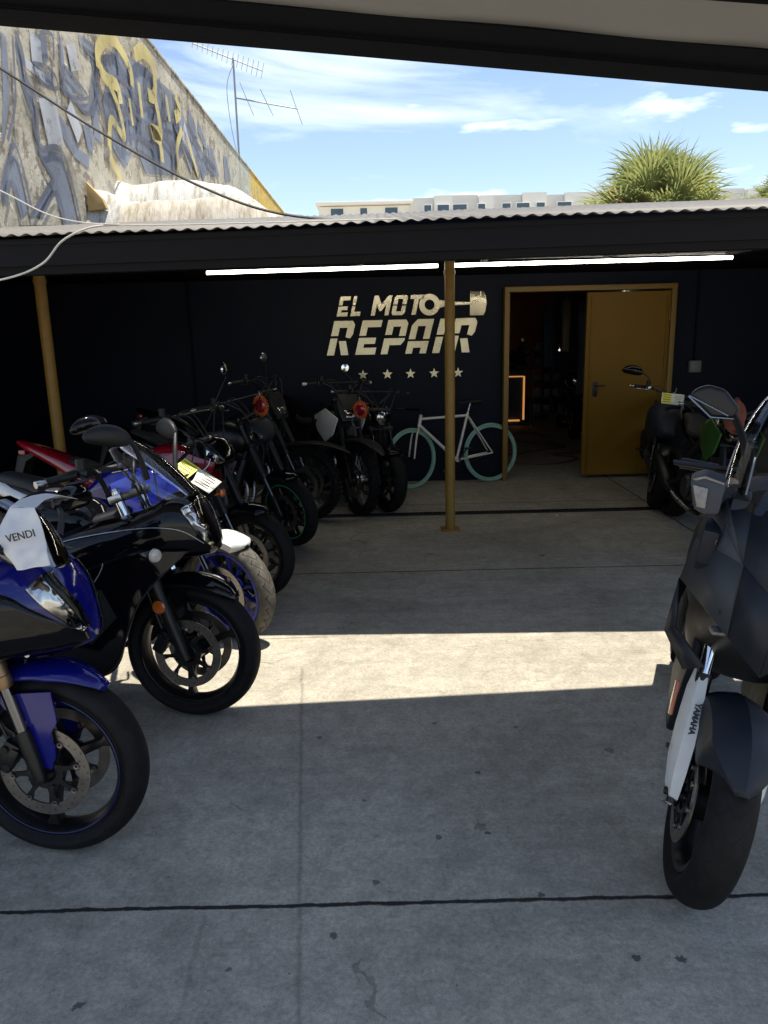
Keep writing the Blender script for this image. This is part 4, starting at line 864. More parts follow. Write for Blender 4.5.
# ---- palms
def palm(x,y,zc,rad,h,n,lab,seed):
    rnd=random.Random(seed); o=thing('palm_tree',lab,'palm tree',(x,y,0),(0,0,0),'fan palms behind the roof')
    MB().tube([(0,0,0),(.05,0,zc*.5),(0,0,zc-.2)],[.22,.18,.2],14,sm=6).build('trunk','palm_trunk',o)
    g_=MB(); dd=MB()
    for i in range(n):
        az=rnd.uniform(0,2*PI); el=rnd.uniform(-.35,1.45) if i>n*.12 else rnd.uniform(-1.1,-.3)
        dry=(el<-.25 and rnd.random()<.6) or rnd.random()<.09
        L1=rad*rnd.uniform(.38,.62); u=Vector((K(az)*K(el),S(az)*K(el),S(el))); c=Vector((0,0,zc))+u*L1*.98+Vector((0,0,-.10*L1*K(el)))
        T_=(dd if dry else g_)
        T_.tube([(0,0,zc-.1),tuple(Vector((0,0,zc))+u*L1*.5),tuple(c)],[.018,.010],4,sm=2)
        side=u.cross(Vector((0,0,1))).normalized(); nrm=side.cross(u).normalized(); tw=rnd.uniform(-.9,.9); side,nrm=side*K(tw)+nrm*S(tw),nrm*K(tw)-side*S(tw)
        Lf=rad*rnd.uniform(.48,.66); nl=28
        for k in range(nl):
            a=(-1+2*k/(nl-1))*2.0; dirv=(u*K(a)+side*S(a)); dirv=(dirv+nrm*.30*abs(S(a*.5))).normalized()
            l=Lf*(.72+.28*K(a*.6))*rnd.uniform(.85,1.08); p=c.copy(); w=.021*rad/1.7; sdir=dirv.cross(nrm).normalized(); pts=[]
            dv=dirv.copy()
            for q in range(6):
                t=q/5; ww=w*(.5+1.1*t if t<.45 else 1.25*(1-t)/.55)+.0015; pts.append((p-sdir*ww,p+nrm*.012*(1-t),p+sdir*ww)); p=p+dv*(l/5); dv=(dv+Vector((0,0,-.09*q*(2.4 if dry else 1.5)*rnd.uniform(.5,1.3)))).normalized()
            b=len(T_.v)
            for tr in pts: T_.v+=[Vector(z_) for z_ in tr]
            for q in range(5): s_=b+q*3; T_.f+=[(s_,s_+1,s_+4,s_+3),(s_+1,s_+2,s_+5,s_+4)]
    g_.build('crown','frond',o,recalc=False,ang=180); dd.build('dry_fronds','frond_dry',o,recalc=False,ang=180)
palm(7.75,22,4.32,2.25,0,150,'full green fan palm crown rising above the corrugated roof',3)
palm(12.05,24,4.9,1.25,0,60,'smaller palm crown cut off by the right edge of the picture',9)

# ---- sign on the workshop wall
LET={'E':[[(0,.55),(.35,.55),(.35,.79),(1,.79),(1,1),(0,1)],[(0,0),(1,0),(1,.21),(.35,.21),(.35,.31),(.88,.31),(.88,.50),(0,.50)]],
'L':[[(0,.55),(.36,.55),(.36,1),(0,1)],[(0,0),(1,0),(1,.24),(.36,.24),(.36,.50),(0,.50)]],
'M':[[(0,0),(.25,0),(.25,.52),(.43,.22),(.57,.22),(.75,.52),(.75,0),(1,0),(1,1),(.77,1),(.5,.58),(.23,1),(0,1)]],
'O':[[(0,.53),(.33,.53),(.33,.80),(.67,.80),(.67,.53),(1,.53),(1,.88),(.86,1),(.14,1),(0,.88)],[(0,.48),(0,.12),(.14,0),(.86,0),(1,.12),(1,.48),(.67,.48),(.67,.20),(.33,.20),(.33,.48)]],
'T':[[(0,.78),(0,1),(1,1),(1,.78),(.68,.78),(.68,0),(.33,0),(.33,.78)]],
'R':[[(0,.56),(.34,.56),(.34,.79),(.67,.79),(.67,.52),(.90,.48),(1,.60),(1,.88),(.86,1),(0,1)],[(0,0),(.34,0),(.34,.50),(0,.50)],[(.40,.42),(.74,.42),(1,0),(.64,0)]],
'P':[[(0,.56),(.34,.56),(.34,.79),(.67,.79),(.67,.52),(1,.52),(1,.88),(.86,1),(0,1)],[(0,0),(.34,0),(.34,.26),(.86,.26),(1,.38),(1,.47),(0,.47)]],
'A':[[(0,.42),(.33,.42),(.33,.79),(.67,.79),(.67,.42),(1,.42),(1,1),(.22,1),(0,.82)],[(0,0),(.33,0),(.33,.17),(.67,.17),(.67,0),(1,0),(1,.37),(0,.37)]],
'I':[[(0,.53),(1,.53),(1,1),(0,1)],[(0,0),(1,0),(1,.48),(0,.48)]]}
sg=thing('shop_sign','brushed metal lettering with piston, connecting rod and five stars on navy wall','sign',(.32,8.585,1.6))
def letter(ch,x,z,w,h,sh=.24):
    m=MB()
    for pl in LET[ch]: m.prism([(x-.32+px_*w+pz*h*sh,z-1.6+pz*h) for px_,pz in pl],-.022,-.006,.0025,seg=1)
    m.build('letter','brushed',sg,ang=25)
for ch,x,w in (('E',-.475,.12),('L',-.325,.11),('M',-.10,.20),('O',.125,.15),('T',.30,.15)): letter(ch,x,1.875,w,.215)
for i,ch in enumerate('REPAIR'):
    x=[-.60,-.285,.0,.275,.575,.745][i]; letter(ch,x,1.455,[.245,.225,.235,.235,.085,.255][i],.375,.26)
rd=MB(); C0=(.555-.32,-.014,1.98-1.6)
rd.lathe([(-.008,.055),(-.008,.115),(.008,.115),(.008,.055)],c=C0,n=32,closed=True)
rd.prism([(.665-.32,.345),(.78-.32,.365),(1.0-.32,.372),(1.0-.32,.402),(.78-.32,.41),(.665-.32,.43)],-.020,-.006,.002)
rd.build('connecting_rod','brushed',sg,ang=25)
ps=MB().prism([(1.0-.32,.255),(1.15-.32,.255),(1.17-.32,.30),(1.185-.32,.385),(1.17-.32,.47),(1.15-.32,.515),(1.0-.32,.515)],-.022,-.006,.003)
ps.lathe([(-.010,.020),(-.010,.040),(.0,.040),(.0,.020)],c=(1.065-.32,-.022,.385),n=20,closed=True).prism([(1.115-.32,.26),(1.122-.32,.26),(1.122-.32,.51),(1.115-.32,.51)],-.026,-.0225)
ps.build('piston','brushed',sg,ang=25)
for x in (-.20,.075,.335,.60,.87):
    m=MB(); pts=[(x-.32+(.062 if k%2==0 else .026)*S(k*PI/5),1.235-1.6+(.062 if k%2==0 else .026)*K(k*PI/5)) for k in range(10)]; m.prism(pts,-.018,-.006,.0015,seg=1).build('star','brushed',sg,ang=25)
ob=MB().box((3.52,8.545,1.245),(.13,.07,.13),.012).box((3.52,8.507,1.245),(.10,.006,.10),.004); tag(ob.build('outlet_box','outlet_grey'),'small grey electrical box on the navy wall right of the amber door','electrical box')

# ---- inside the workshop
ht=thing('cabinet','dark cabinet with a glowing orange edge inside the doorway','cabinet',(2.45,13.9,0))
MB().box((-.12,0,.50),(.50,.5,.98),.02).build('body','bench_dark',ht)
MB().box((.12,-.26,.50),(.03,.02,.78)).box((-.1,-.26,.885),(.41,.02,.02)).build('glowing_edge','heater_glow',ht)
MB().box((-.08,-.28,.10),(.26,.03,.03),.008).build('embers','heater_glow',ht)
wbn=thing('workbench','cluttered dark workbench with tools inside the workshop','workbench',(2.5,14.9,0))
MB().box((.1,0,1.0),(1.5,.6,.06),.01).build('top','bench_dark',wbn)
cl_=MB(); rn=random.Random(5)
for i in range(26): cl_.box((rn.uniform(-.6,.8),rn.uniform(-.25,.2),1.04+rn.uniform(.03,.22)),(rn.uniform(.03,.16),rn.uniform(.03,.12),rn.uniform(.05,.3)),.008,rot=(rn.uniform(-.3,.3),rn.uniform(-.4,.4),rn.uniform(0,3)))
cl_.build('tools','engine_metal',wbn)
for sx in (-.6,.75): MB().box((sx,0,.485),(.06,.5,.97)).build('leg','bench_dark',wbn)
sh=thing('storage_rack','metal rack with papers and parts standing beside the bench','rack',(2.95,13.6,0))
for k in range(5): MB().box((0,0,.25+.27*k),(.5,.35,.02),.003).build('shelf','bench_dark',sh)
rk=MB()
for sx in (-.24,.24):
    for sy in (-.16,.16): rk.box((sx,sy,.68),(.02,.02,1.36))
rk.build('posts','bench_dark',sh)
for k in range(5):
    for q in range(3): MB().box((-.16+.16*q,-.05,.27+.27*k+.06),(.11,.16,rn.uniform(.08,.17)),.01,rot=(0,rn.uniform(-.2,.2),0)).build('storage_box','outlet_grey',sh)
def jacket(x,y,z,w,h,m,lab):
    o=thing('hanging_jacket',lab,'jacket',(x,y,z),group='clothes hanging inside the door')
    R_=[]
    for (zz,ww,dd) in smooth_list([(0,.03,.03),(-.05,w*.8,.05),(-.15,w,.07),(-.5*h,w*.8,.07),(-h,w*.9,.08)],4):
        R_.append([(ww*K(t)*(1+.08*S(5*t+zz*6)),dd*S(t)*(1+.3*S(4*t)),zz) for t in [2*PI*k/24 for k in range(24)]])
    MB().rings(R_).build('jacket_body',m,o); MB().tube([(0,0,0),(0,0,.05),(.03,0,.08),(0,0,.1)],.004,6,sm=4).build('hook','steel',o)
jacket(2.66,11.0,2.1,.075,.72,'jacket_pale','pale narrow garment hanging high inside the workshop'); jacket(2.84,10.6,2.1,.12,1.3,'jacket_dark','dark long coat hanging beside the pale garment'); jacket(2.55,11.6,2.05,.10,.9,'jacket_dark','dark jacket hanging left of the pale garment')
hs=MB(); 
hs.tube([(1.6,10.2,.012),(2.2,10.6,.012),(2.7,11.0,.012),(2.1,11.6,.012),(2.3,12.6,.012),(2.75,12.0,.012)],.011,6,sm=10)
hs.tube([(1.7,9.6,.012),(2.2,9.5,.012),(2.6,9.9,.012),(2.35,10.25,.012),(3.0,10.4,.012)],.010,6,sm=10)
tag(hs.build('air_hose','hose'),'thin brown air hose snaking over the workshop floor','hose')

# ============================================================ MOTORCYCLES
def screen_mb(st,th=.0):
    """arched windscreen: stations (x, z, halfwidth, sweep back, drop)"""
    m=MB(); st=smooth_list(st,5); n=16
    for (x,z,w,bk,dp) in st:
        for k in range(n+1):
            t=-1+2*k/n; m.v.append(Vector((x-bk*t*t,w*S(t*1.35)/S(1.35),z-dp*t*t)))
    for i in range(len(st)-1):
        for k in range(n): a=i*(n+1)+k; m.f.append((a,a+1,a+n+2,a+n+1))
    return m
def local_matrix(root): return Matrix.Translation(root.location)@root.rotation_euler.to_matrix().to_4x4()

# --- 1 blue sports motorcycle, nearest on the left
B1,T1,ax1,d1,L1_=moto('motorcycle','glossy blue sports motorcycle with white cloth over its screen at bottom left',(-1.11,2.23),-3,3,-4,
  dict(wheel='cast3',Rf=.318,rimf=.24,rake=15,forkc='bronze',fork='usd',forktop=.93,bars='clip',bw=.33,mirrors='none',fender='road',fendc='blue_paint',fang=(R(52),R(140)),fsk=.022,ftap=2.6,tankc='blue_paint',tailc='blue_paint',stripe='blue_edge',signals=False,calc='black_satin',
  fleg=[(-.13,.585),(.06,.60),(.07,.50),(.045,.46),(.055,.39),(.035,.335),(.005,.345),(-.02,.40),(-.03,.50),(-.10,.54)]),group='motorcycles in the left row')
st1=[(.180,.755,.785,.02,2),(.160,.735,.87,.075,2.2),(.115,.72,.965,.135,2.3),(.04,.71,1.03,.19,2.4),(-.08,.69,1.05,.225,2.5),(-.25,.66,1.02,.235,2.5),(-.42,.62,.95,.21,2.5)]
f1=loft(st1,8,56).build('front_fairing','blue_paint',B1)
for sy in (-1,1):
    patch(st1,[(-.38,.94),(-.1,.955),(.0,.945),(.06,.90),(.12,.845),(.172,.785)],[(-.38,.66),(-.1,.70),(.0,.712),(.06,.722),(.12,.73),(.172,.758)],sy,.005,24,8).build('fairing_panel','black_gloss',f1,solid=.003)
    patch(st1,[(.075,.985),(.118,.925),(.148,.865),(.170,.80)],[(.050,.955),(.092,.895),(.130,.84),(.165,.790)],sy,.006,22,10).build('headlight','headlight_lens',f1,solid=.002)
    patch(st1,[(.088,.988),(.130,.925),(.158,.865),(.175,.80)],[(.075,.985),(.118,.925),(.148,.865),(.170,.80)],sy,.007,20,2).build('headlight_rim','black_gloss',f1,solid=.002)
    MB().prism([(-.28,.70),(-.16,.66),(-.22,.50),(-.30,.30),(-.42,.22),(-.95,.22),(-1.0,.40),(-.78,.60),(-.45,.74)],sy*.19,sy*.215,.012).build('side_fairing','black_gloss',B1)
    MB().merge(MB().lathe([(0,.001),(.0,.008),(.004,.009)],n=12),Matrix.Translation((.02,sy*(surf_y(st1,.02,.74)+.006),.74))).build('fairing_bolt','steel',f1)
screen_mb([(.10,.985,.10,.05,.03),(.06,1.075,.135,.08,.05),(.0,1.155,.14,.08,.05),(-.08,1.205,.10,.05,.03)]).build('windscreen','screen_smoke',B1,solid=.003)
MB().prism([(-.55,.86),(-.35,.93),(-.30,.90),(-.5,.80)],-.06,.06,.02).build('instrument_panel','black_plastic',B1)
for sy in (-1,1):
    mo=MB().tube([(.02,sy*.13,1.05),(-.02,sy*.24,1.10),(-.06,sy*.30,1.12)],[.012,.008],8,sm=4).build('mirror','black_plastic',B1)
    mirror_mb().xf(Matrix.Translation((-.07,sy*.29,1.13))@Matrix.Rotation(-.3*sy,4,'Z')@Matrix.Scale(sy,4,(0,1,0))).build('mirror_head','black_gloss',mo)

# --- 2 black sports tourer
B2,T2,ax2,d2,L2_=moto('motorcycle','glossy black sports motorcycle with round orange reflector and raised mirrors',(-.875,3.14),-7,4,-3,
  dict(wheel='cast3',Rf=.312,rimf=.235,rake=20,fork='conv',forkc='black_satin',tubec='chrome',forktop=1.04,bars='clip',bh=.13,bw=.36,mirrors='fairing',ma=(-.10,.15,1.10),me=(-.125,.235,1.265),mscale=.95,mtilt=.15,mrot=.85,mirc='black_plastic',fender='road',fendc='black_gloss',fang=(R(48),R(145)),fsk=.03,ftap=4,stripe='black_gloss',
  tank=[(-.36,.82,.90,.07,2.3),(-.42,.80,.975,.13,2.5),(-.55,.78,1.03,.155,2.6),(-.70,.79,1.02,.15,2.5),(-.86,.80,.92,.09,2.3)],calc='dark_metal',clampc='steel',signals=False,
  fleg=[(-.10,.57),(.02,.60),(.02,.52),(-.03,.47),(-.07,.52)]),group='motorcycles in the left row')
st2=[(.145,.775,.805,.03,2.2),(.12,.755,.89,.085,2.3),(.06,.745,1.0,.14,2.5),(-.02,.74,1.03,.18,2.6),(-.10,.74,.99,.20,2.8),(-.18,.73,.955,.222,3),(-.34,.66,.92,.235,3),(-.52,.60,.87,.225,3),(-.66,.56,.80,.20,3)]
f2=loft(st2,8,56).build('front_fairing','black_gloss',B2)
for sy in (-1,1):
    patch(st2,[(.06,1.0),(.10,.925),(.125,.86),(.138,.81)],[(.03,.97),(.068,.905),(.098,.85),(.132,.795)],sy,.005,20,8).build('headlight','headlight_lens',f2,solid=.002)
    patch(st2,[(-.60,.80),(-.40,.86),(-.14,.90),(.02,.89),(.11,.82)],[(-.60,.796),(-.40,.856),(-.14,.896),(.02,.886),(.109,.816)],sy,.006,30,2).build('trim_line','steel',f2,solid=.002)
    stl=[(.08,.1,1.2,.115,6),(.0,.1,1.2,.160,6),(-.08,.1,1.2,.188,6),(-.16,.1,1.2,.205,6),(-.25,.1,1.2,.215,6),(-.4,.1,1.2,.222,6),(-.7,.1,1.2,.205,6),(-.95,.1,1.2,.17,6)]
    patch(stl,[(-.95,.45),(-.75,.64),(-.55,.77),(-.40,.80),(-.3,.80),(-.22,.80),(-.13,.80),(-.06,.80),(.055,.79)],[(-.95,.30),(-.75,.235),(-.5,.225),(-.33,.25),(-.25,.31),(-.205,.44),(-.155,.56),(-.08,.665),(.02,.755)],sy,.0,60,14).build('side_fairing','black_gloss',B2,solid=.008)
    MB().tube([(x,sy*(surf_y(stl,x,.6)+.006),z) for x,z in ((-.50,.83),(-.36,.81),(-.295,.775),(-.290,.735),(-.33,.67),(-.40,.60))],.0022,6,sm=5).build('panel_seam','emblem_grey',B2)
    MB().tube([(x,sy*(surf_y(stl,x,.6)+.005),z) for x,z in ((-.30,.27),(-.245,.33),(-.20,.45),(-.15,.57),(-.07,.67),(.02,.758))],.0025,6,sm=5).build('fairing_edge','dark_metal',B2)
    MB().prism([(-.30,.64),(-.24,.52),(-.36,.40),(-.52,.44),(-.50,.60)],sy*.226,sy*.229,.0).build('side_vent','black_plastic',B2)
    a=Vector((-.07,sy*.225,.80)); ts=MB().merge(loft([(-.06,-.018,.018,.02,2),(0,-.024,.024,.03,2),(.035,-.03,.03,.022,2)],3,16).xf(Matrix.Rotation(sy*.5,4,'Z')),Matrix.Translation(a+Vector((.01,sy*.03,0)))).build('turn_signal','black_gloss',B2)
    MB().merge(MB().lathe([(0,.03),(.010,.026),(.016,.014),(.018,.001)],n=20),Matrix.Translation(a+Vector((.035,sy*.045,0)))@Matrix.Rotation(-PI/2+sy*.5,4,'Z')).build('signal_lens','clear_lens',ts)
    MB().merge(MB().lathe([(0,.028),(.006,.030),(.012,.024),(.014,.001)],n=24),Matrix.Translation((-.085,sy*.135,.545))@Matrix.Scale(sy,4,(0,1,0))).xf(T2).build('reflector','orange_lens',B2)
screen_mb([(.055,1.02,.11,.06,.04),(-.01,1.09,.15,.09,.06),(-.12,1.185,.145,.09,.06),(-.235,1.255,.10,.05,.04)]).build('windscreen','screen_clear',B2,solid=.003)
# tank emblem: an angular S made of two hooked strokes, and filler cap
em=MB()
for pl in ([(-.026,.010),(.0,.024),(.026,.010),(.016,.004),(.0,.013),(-.012,.006),(.026,-.014),(.014,-.012),(-.008,.0)],):
    pass
for (z0) in (.0,):
    em.prism([(-.030,.012),(-.006,.027),(.030,.022),(.022,.014),(-.004,.017),(-.014,.011),(.010,.002),(-.004,-.002)],-.001,.001); em.prism([(.030,-.012),(.006,-.027),(-.030,-.022),(-.022,-.014),(.004,-.017),(.014,-.011),(-.010,-.002),(.004,.002)],-.001,.001)
em.xf(Matrix.Translation((-.60,-.151,.955))@Matrix.Rotation(.30,4,'X')).build('tank_emblem','emblem_grey',B2)
MB().merge(MB().lathe([(0,.045),(.006,.042),(.008,.001)],n=24),Matrix.Translation((-.60,0,1.031))@Matrix.Rotation(PI/2,4,'X')).build('filler_cap','steel',B2)

# --- 3 blue-wheeled roadster, tyre in the sun
B3,T3,ax3,d3,L3_=moto('motorcycle','blue wheeled roadster with sunlit front tyre and paper tag on its headlight',(-.87,4.0),-10,5,-24,
  dict(wheel='cast',spokes=5,rimc='blue_rim',fork='usd',forkc='black_satin',forktop=.98,bars='flat',bw=.36,mirrors='bar',mirror_sides=(-1,),mshape='oval',mirc='black_gloss',mh=.22,fender='road',fendc='matte_white',fang=(R(60),R(125)),fleg=None,
  tankc='blue_paint',shroud='blue_bright',headlight='wedge',seatc='seat_vinyl',tailc='white_paint',tyrem='tyre_sunlit',exup=.08),group='motorcycles in the left row')
# --- 4 red and black
B4,T4,ax4,d4,L4_=moto('motorcycle','red and black roadster with tall dark fork and raised red tail',(-.86,4.68),-9,6,-16,
  dict(wheel='cast',spokes=5,fork='usd',forkc='black_satin',forktop=1.06,bars='high',bw=.36,mirrors='bar',mirror_sides=(1,),mirc='chrome',mh=.20,mx=.06,fender='road',fang=(R(65),R(130)),fleg=None,tankc='red_paint',shroud='red_paint',headlight='wedge',signals=False,tailz=.98,tailc='red_paint'),group='motorcycles in the left row')
# --- 5 green striped
B5,T5,ax5,d5,L5_=moto('motorcycle','black naked motorcycle with thin green stripe round its front rim',(-.77,5.92),-12,6,-30,
  dict(wheel='cast',spokes=7,fork='usd',forkc='black_satin',forktop=1.05,bars='high',bw=.36,mirrors='bar',mirror_sides=(1,),fender='road',fang=(R(65),R(130)),fleg=None,tankc='black_satin',headlight='wedge',hlc='slate_paint',stripe='green_rim',signals=False,tailz=.95),group='motorcycles in the left row')
# --- 6 dark trail bike behind
B6,T6,ax6,d6,L6_=moto('motorcycle','dark trail motorcycle with large spoked wheel and high fender at back of left row',(-.72,6.80),-8,6,-14,
  dict(wheel='wire',Rf=.345,rimf=.272,Wf=.095,knob=True,fork='usd',forkc='black_satin',forktop=1.15,bars='high',mirrors='none',fender='high',fendc='black_plastic',tankc='black_satin',headlight='plate',signals=False,tailz=1.0,wb=1.46,rimc='dark_metal'),group='motorcycles in the left row')
# --- 7 white shrouded enduro facing the camera
B7,T7,ax7,d7,L7_=moto('motorcycle','enduro motorcycle with white tank shroud and spoked knobbly wheel turned to the camera',(-.24,7.0),-56,4,-6,
  dict(wheel='wire',Rf=.335,rimf=.262,Wf=.095,knob=True,fork='usd',forkc='black_satin',forktop=1.08,bars='high',bw=.28,mirrors='none',fender='high',fendc='black_plastic',tankc='black_satin',shroud='white_plastic',guards=None,headlight='plate',tailz=1.0,wb=1.42,rimc='dark_metal',signals=False,endc='white_plastic'),group='motorcycles by the navy wall')
# --- 8 scrambler with round lamp
B8,T8,ax8,d8,L8_=moto('motorcycle','small black scrambler with round headlamp beside the bicycle wheel',(.03,7.08),-62,4,0,
  dict(wheel='slim',spokes=5,Rf=.30,rimf=.21,Wf=.13,fork='conv',forkc='dark_metal',forktop=.98,bars='high',bw=.34,mirrors='bar',mirror_sides=(-1,),mirc='chrome',mh=.16,fender='road',fang=(R(60),R(120)),fleg=None,headlight='round',hlr=.075,signals=False,tailz=.88,wb=1.34),group='motorcycles by the navy wall')
# --- 10 right rear
B10,T10,ax10,d10,L10_=moto('motorcycle','dark naked motorcycle with yellow and white tag before the amber door',(2.58,6.98),-110,7,6,
  dict(wheel='slim',spokes=5,fork='usd',forkc='black_satin',forktop=1.0,bars='flat',bw=.34,mirrors='bar',mirror_sides=(-1,),mirc='black_gloss',mshape='oval',mh=.12,mx=.03,fender='road',fendc='black_satin',fang=(R(35),R(140)),tankc='black_gloss',shroud='slate_paint',headlight='wedge',signals=False,leverc='steel'),group='motorcycles at the right')
st10=[(.10,.72,.76,.04,2.2),(.06,.68,.92,.12,2.4),(-.06,.66,1.0,.19,2.5),(-.25,.62,1.0,.22,2.6),(-.5,.5,.95,.2,2.8),(-.6,.45,.85,.17,2.8)]
loft(st10,5,28).build('front_fairing','slate_paint',B10)
# --- 11 green bike mostly hidden behind the scooter
B11,T11,ax11,d11,L11_=moto('motorcycle','green and black motorcycle half hidden behind the big grey scooter',(2.50,5.25),-95,7,-8,
  dict(wheel='slim',spokes=5,fork='usd',forkc='black_satin',forktop=1.02,bars='flat',bw=.34,mirrors='none',fender='road',fang=(R(35),R(140)),tankc='green_paint',shroud='green_paint',headlight='wedge',signals=False),group='motorcycles at the right')

# --- 12 big grey maxi scooter in the right foreground
def scooter():
    root=thing('scooter','big slate grey maxi scooter with white fork cover and clear windshield','scooter',(.90,1.99,0),(R(-10),0,R(-114)))
    rake=R(25); Rf=.29; ax=Vector((0,0,Rf)); d=Vector((-S(rake),0,K(rake))); P=ax+Vector((-.03,0,0))
    T=Matrix.Translation(P)@Matrix.Rotation(R(7),4,d)@Matrix.Translation(-P)
    wheel(root,'slim',Rf,.128,.198,'black_satin',disc=.135,discs=(-.072,.072),T=T,tyrem='tyre_rubber',spokes=5,name='front_wheel')
    wheel(root,'slim',.29,.16,.198,'black_satin',ax=(-1.57,0,.29),disc=.12,discs=(-.09,),tyrem='tyre_rubber',spokes=5,name='rear_wheel')
    for sy in (-1,1):
        o=Vector((0,sy*.105,0))
        MB().tube([ax+o+d*.34,ax+o+d*.80],.0205,20).xf(T).build('fork_tube','chrome',root)
        MB().tube([ax+o*.97-d*.03,ax+o*.97+d*.02,ax+o*.97+d*.37],[.018,.022,.024],18).xf(T).build('fork_leg','black_satin',root)
        # angular cover along the fork leg
        R_=[]
        for (t,xf_,xr,yi,yo) in [(-.055,-.030,-.040,.100,.112),(.0,.030,-.050,.094,.128),(.08,.048,-.055,.092,.138),(.18,.056,-.050,.090,.140),(.30,.046,-.045,.092,.136),(.37,.028,-.035,.094,.126)]:
            c=ax+d*t
            R_.append([c+Vector((xf_,sy*(yi),0)),c+Vector((xf_-.010,sy*(yi+(yo-yi)*.72),0)),c+Vector((xf_-.045,sy*yo,0)),c+Vector((xr,sy*yo,0)),c+Vector((xr,sy*yi,0))])
        cv=MB().rings(R_).xf(T).build('fork_cover','matte_white',root,ang=25)
        MB().merge(MB().lathe([(0,.001),(-.001,.008),(.006,.008)],n=14),Matrix.Translation(ax+d*.12+Vector((-.02,sy*.153,0)))).xf(T).build('cover_bolt','black_plastic',cv)
        if sy<0:
            tm=text_mesh('YAMAHA',.023,.0006,bold=.0012)
            c=ax+d*.25+Vector((.0465,-.106,.0)); X_=-d; Yv=Vector((.29,1,0)).normalized(); Zv=X_.cross(Yv).normalized(); Yv=Zv.cross(X_)
            Mt=Matrix((( X_.x,Yv.x,Zv.x,c.x),(X_.y,Yv.y,Zv.y,c.y),(X_.z,Yv.z,Zv.z,c.z),(0,0,0,1)))
            tm.xf(T@Mt@Matrix.Translation((0,0,.0045))).build('lettering','ink',cv,recalc=False)
            MB().box(ax+d*.24+Vector((-.075,-.158,0)),(.030,.012,.11),.003,rot=(0,-rake,0)).xf(T).build('reflector','orange_lens',root)
        c=MB(); cp=ax+Vector((-.10,sy*.095,.05)); c.box(cp,(.05,.05,.11),.012,rot=(0,.5,0)).tube([cp,cp+Vector((-.03,0,.15)),ax+o+d*.5+Vector((-.03,0,0))],.006,6,sm=5); c.xf(T).build('brake_caliper','dark_metal',root)
    # axle nut
    MB().cyl(ax+Vector((0,-.132,0)),ax+Vector((0,.132,0)),.012,8).xf(T).build('axle','dark_metal',root)
    # front fender: swept band with pointed tip and side skirts
    a0,a1=R(40),R(158); nn=34; fm=MB(); nb=9
    for i in range(nn+1):
        t=i/nn; th=a0+(a1-a0)*t; e=min(1,(.12+t*4.5))**.8*min(1,(.2+(1-t)*5)); w=.092*e; rr=Rf+.028; sk=(.05+.10*math.exp(-((th-R(75))/.5)**2))*e
        for (y,r_) in [(-w,rr-sk),(-w*1.02,rr-sk*.5),(-w*.97,rr-.012),(-w*.5,rr+.012*e),(0,rr+.024*e),(w*.5,rr+.012*e),(w*.97,rr-.012),(w*1.02,rr-sk*.5),(w,rr-sk)]:
            fm.v.append(Vector((r_*K(th),y,Rf+r_*S(th))))
    for i in range(nn):
        for j in range(nb-1): fm.f.append((i*nb+j,i*nb+j+1,(i+1)*nb+j+1,(i+1)*nb+j))
    fm.xf(T).build('front_fender','slate_paint',root,solid=.004,ang=28)
    # faceted front shell
    A=(-.08,-.175,1.19);B=(-.11,-.190,1.145);C=(-.15,-.222,1.04);D=(-.16,-.236,.905);E_=(.085,-.105,1.06);F_=(.095,-.095,.86);G=(.165,0,.99);H_=(.165,0,.80);I_=(.02,0,1.19);A2=(-.06,-.11,1.195);Cm=(.0,-.155,1.07);Dm=(-.02,-.165,.885)
    def fl(p): return (p[0],-p[1],p[2])
    for sy in (-1,1):
        q=(lambda p:p) if sy<0 else fl
        m=MB()
        for poly in ((A,B,E_),(B,C,E_),(C,D,F_,E_)): m.quad(*[q(p) for p in poly])
        bm=bmesh.new(); m2=MB(); m2.v=m.v; m2.f=m.f
        o=m2.build('side_shell','grey_paint',root,solid=.006,ang=12)
        m=MB()
        for poly in ((E_,F_,H_,G),(A2,A,E_),(A2,E_,G,I_)): m.quad(*[q(p) for p in poly])
        m.build('nose_panel','slate_paint',root,solid=.006,ang=12)
        # lower lip wing
        L1=(-.20,-.238,.71);L2=(-.13,-.16,.63);L3=(.02,-.12,.72);L4=(-.17,-.238,.90);L5=(-.25,-.21,.87)
        m=MB(); m.quad(*[q(p) for p in (L4,L1,L5)]); m.quad(*[q(p) for p in (L4,(-.15,-.212,.75),L1)]); m.quad(*[q(p) for p in ((-.15,-.212,.75),L3,L2,L1)])
        m.build('lower_wing','slate_paint',root,solid=.006,ang=12)
        # dark vertical screen bracket and signal housing
        m=MB().prism([(-.02,1.03),(-.05,1.20),(-.11,1.22),(-.14,1.12),(-.08,1.02)],sy*.115,sy*.165,.010); m.build('screen_bracket','black_satin',root)
        def yz(poly,x0,x1,bev=0): return MB().prism([(y_*(1 if sy<0 else -1),z_) for y_,z_ in poly],x0,x1,bev,seg=2).xf(Matrix.Rotation(-PI/2,4,'Z'))
        sgm=yz([(.284,1.229),(.255,1.150),(.228,1.142),(.188,1.150),(.190,1.240),(.245,1.252)],-.14,-.02,.012).build('signal_housing','grey_paint',root,ang=25)
        yz([(.274,1.220),(.250,1.160),(.226,1.160),(.232,1.218)],-.022,-.014,.004).build('turn_signal','smoked_lens',sgm,ang=25)
        yz([(.268,1.232),(.247,1.243),(.196,1.236),(.196,1.241),(.248,1.249),(.276,1.234)],-.020,-.015).build('housing_edge','emblem_grey',sgm)
        m=MB().prism([(-.12,1.12),(-.02,1.10),(-.06,.99),(-.10,.96)],sy*.170,sy*.215,.010).build('signal_stalk','slate_paint',root,ang=25)
        # headlamp slots deep in the recess
        MB().box((.035,sy*.105,.845),(.03,.06,.012),.004,rot=(0,.3,-sy*.5)).build('headlight','smoked_lens',root)
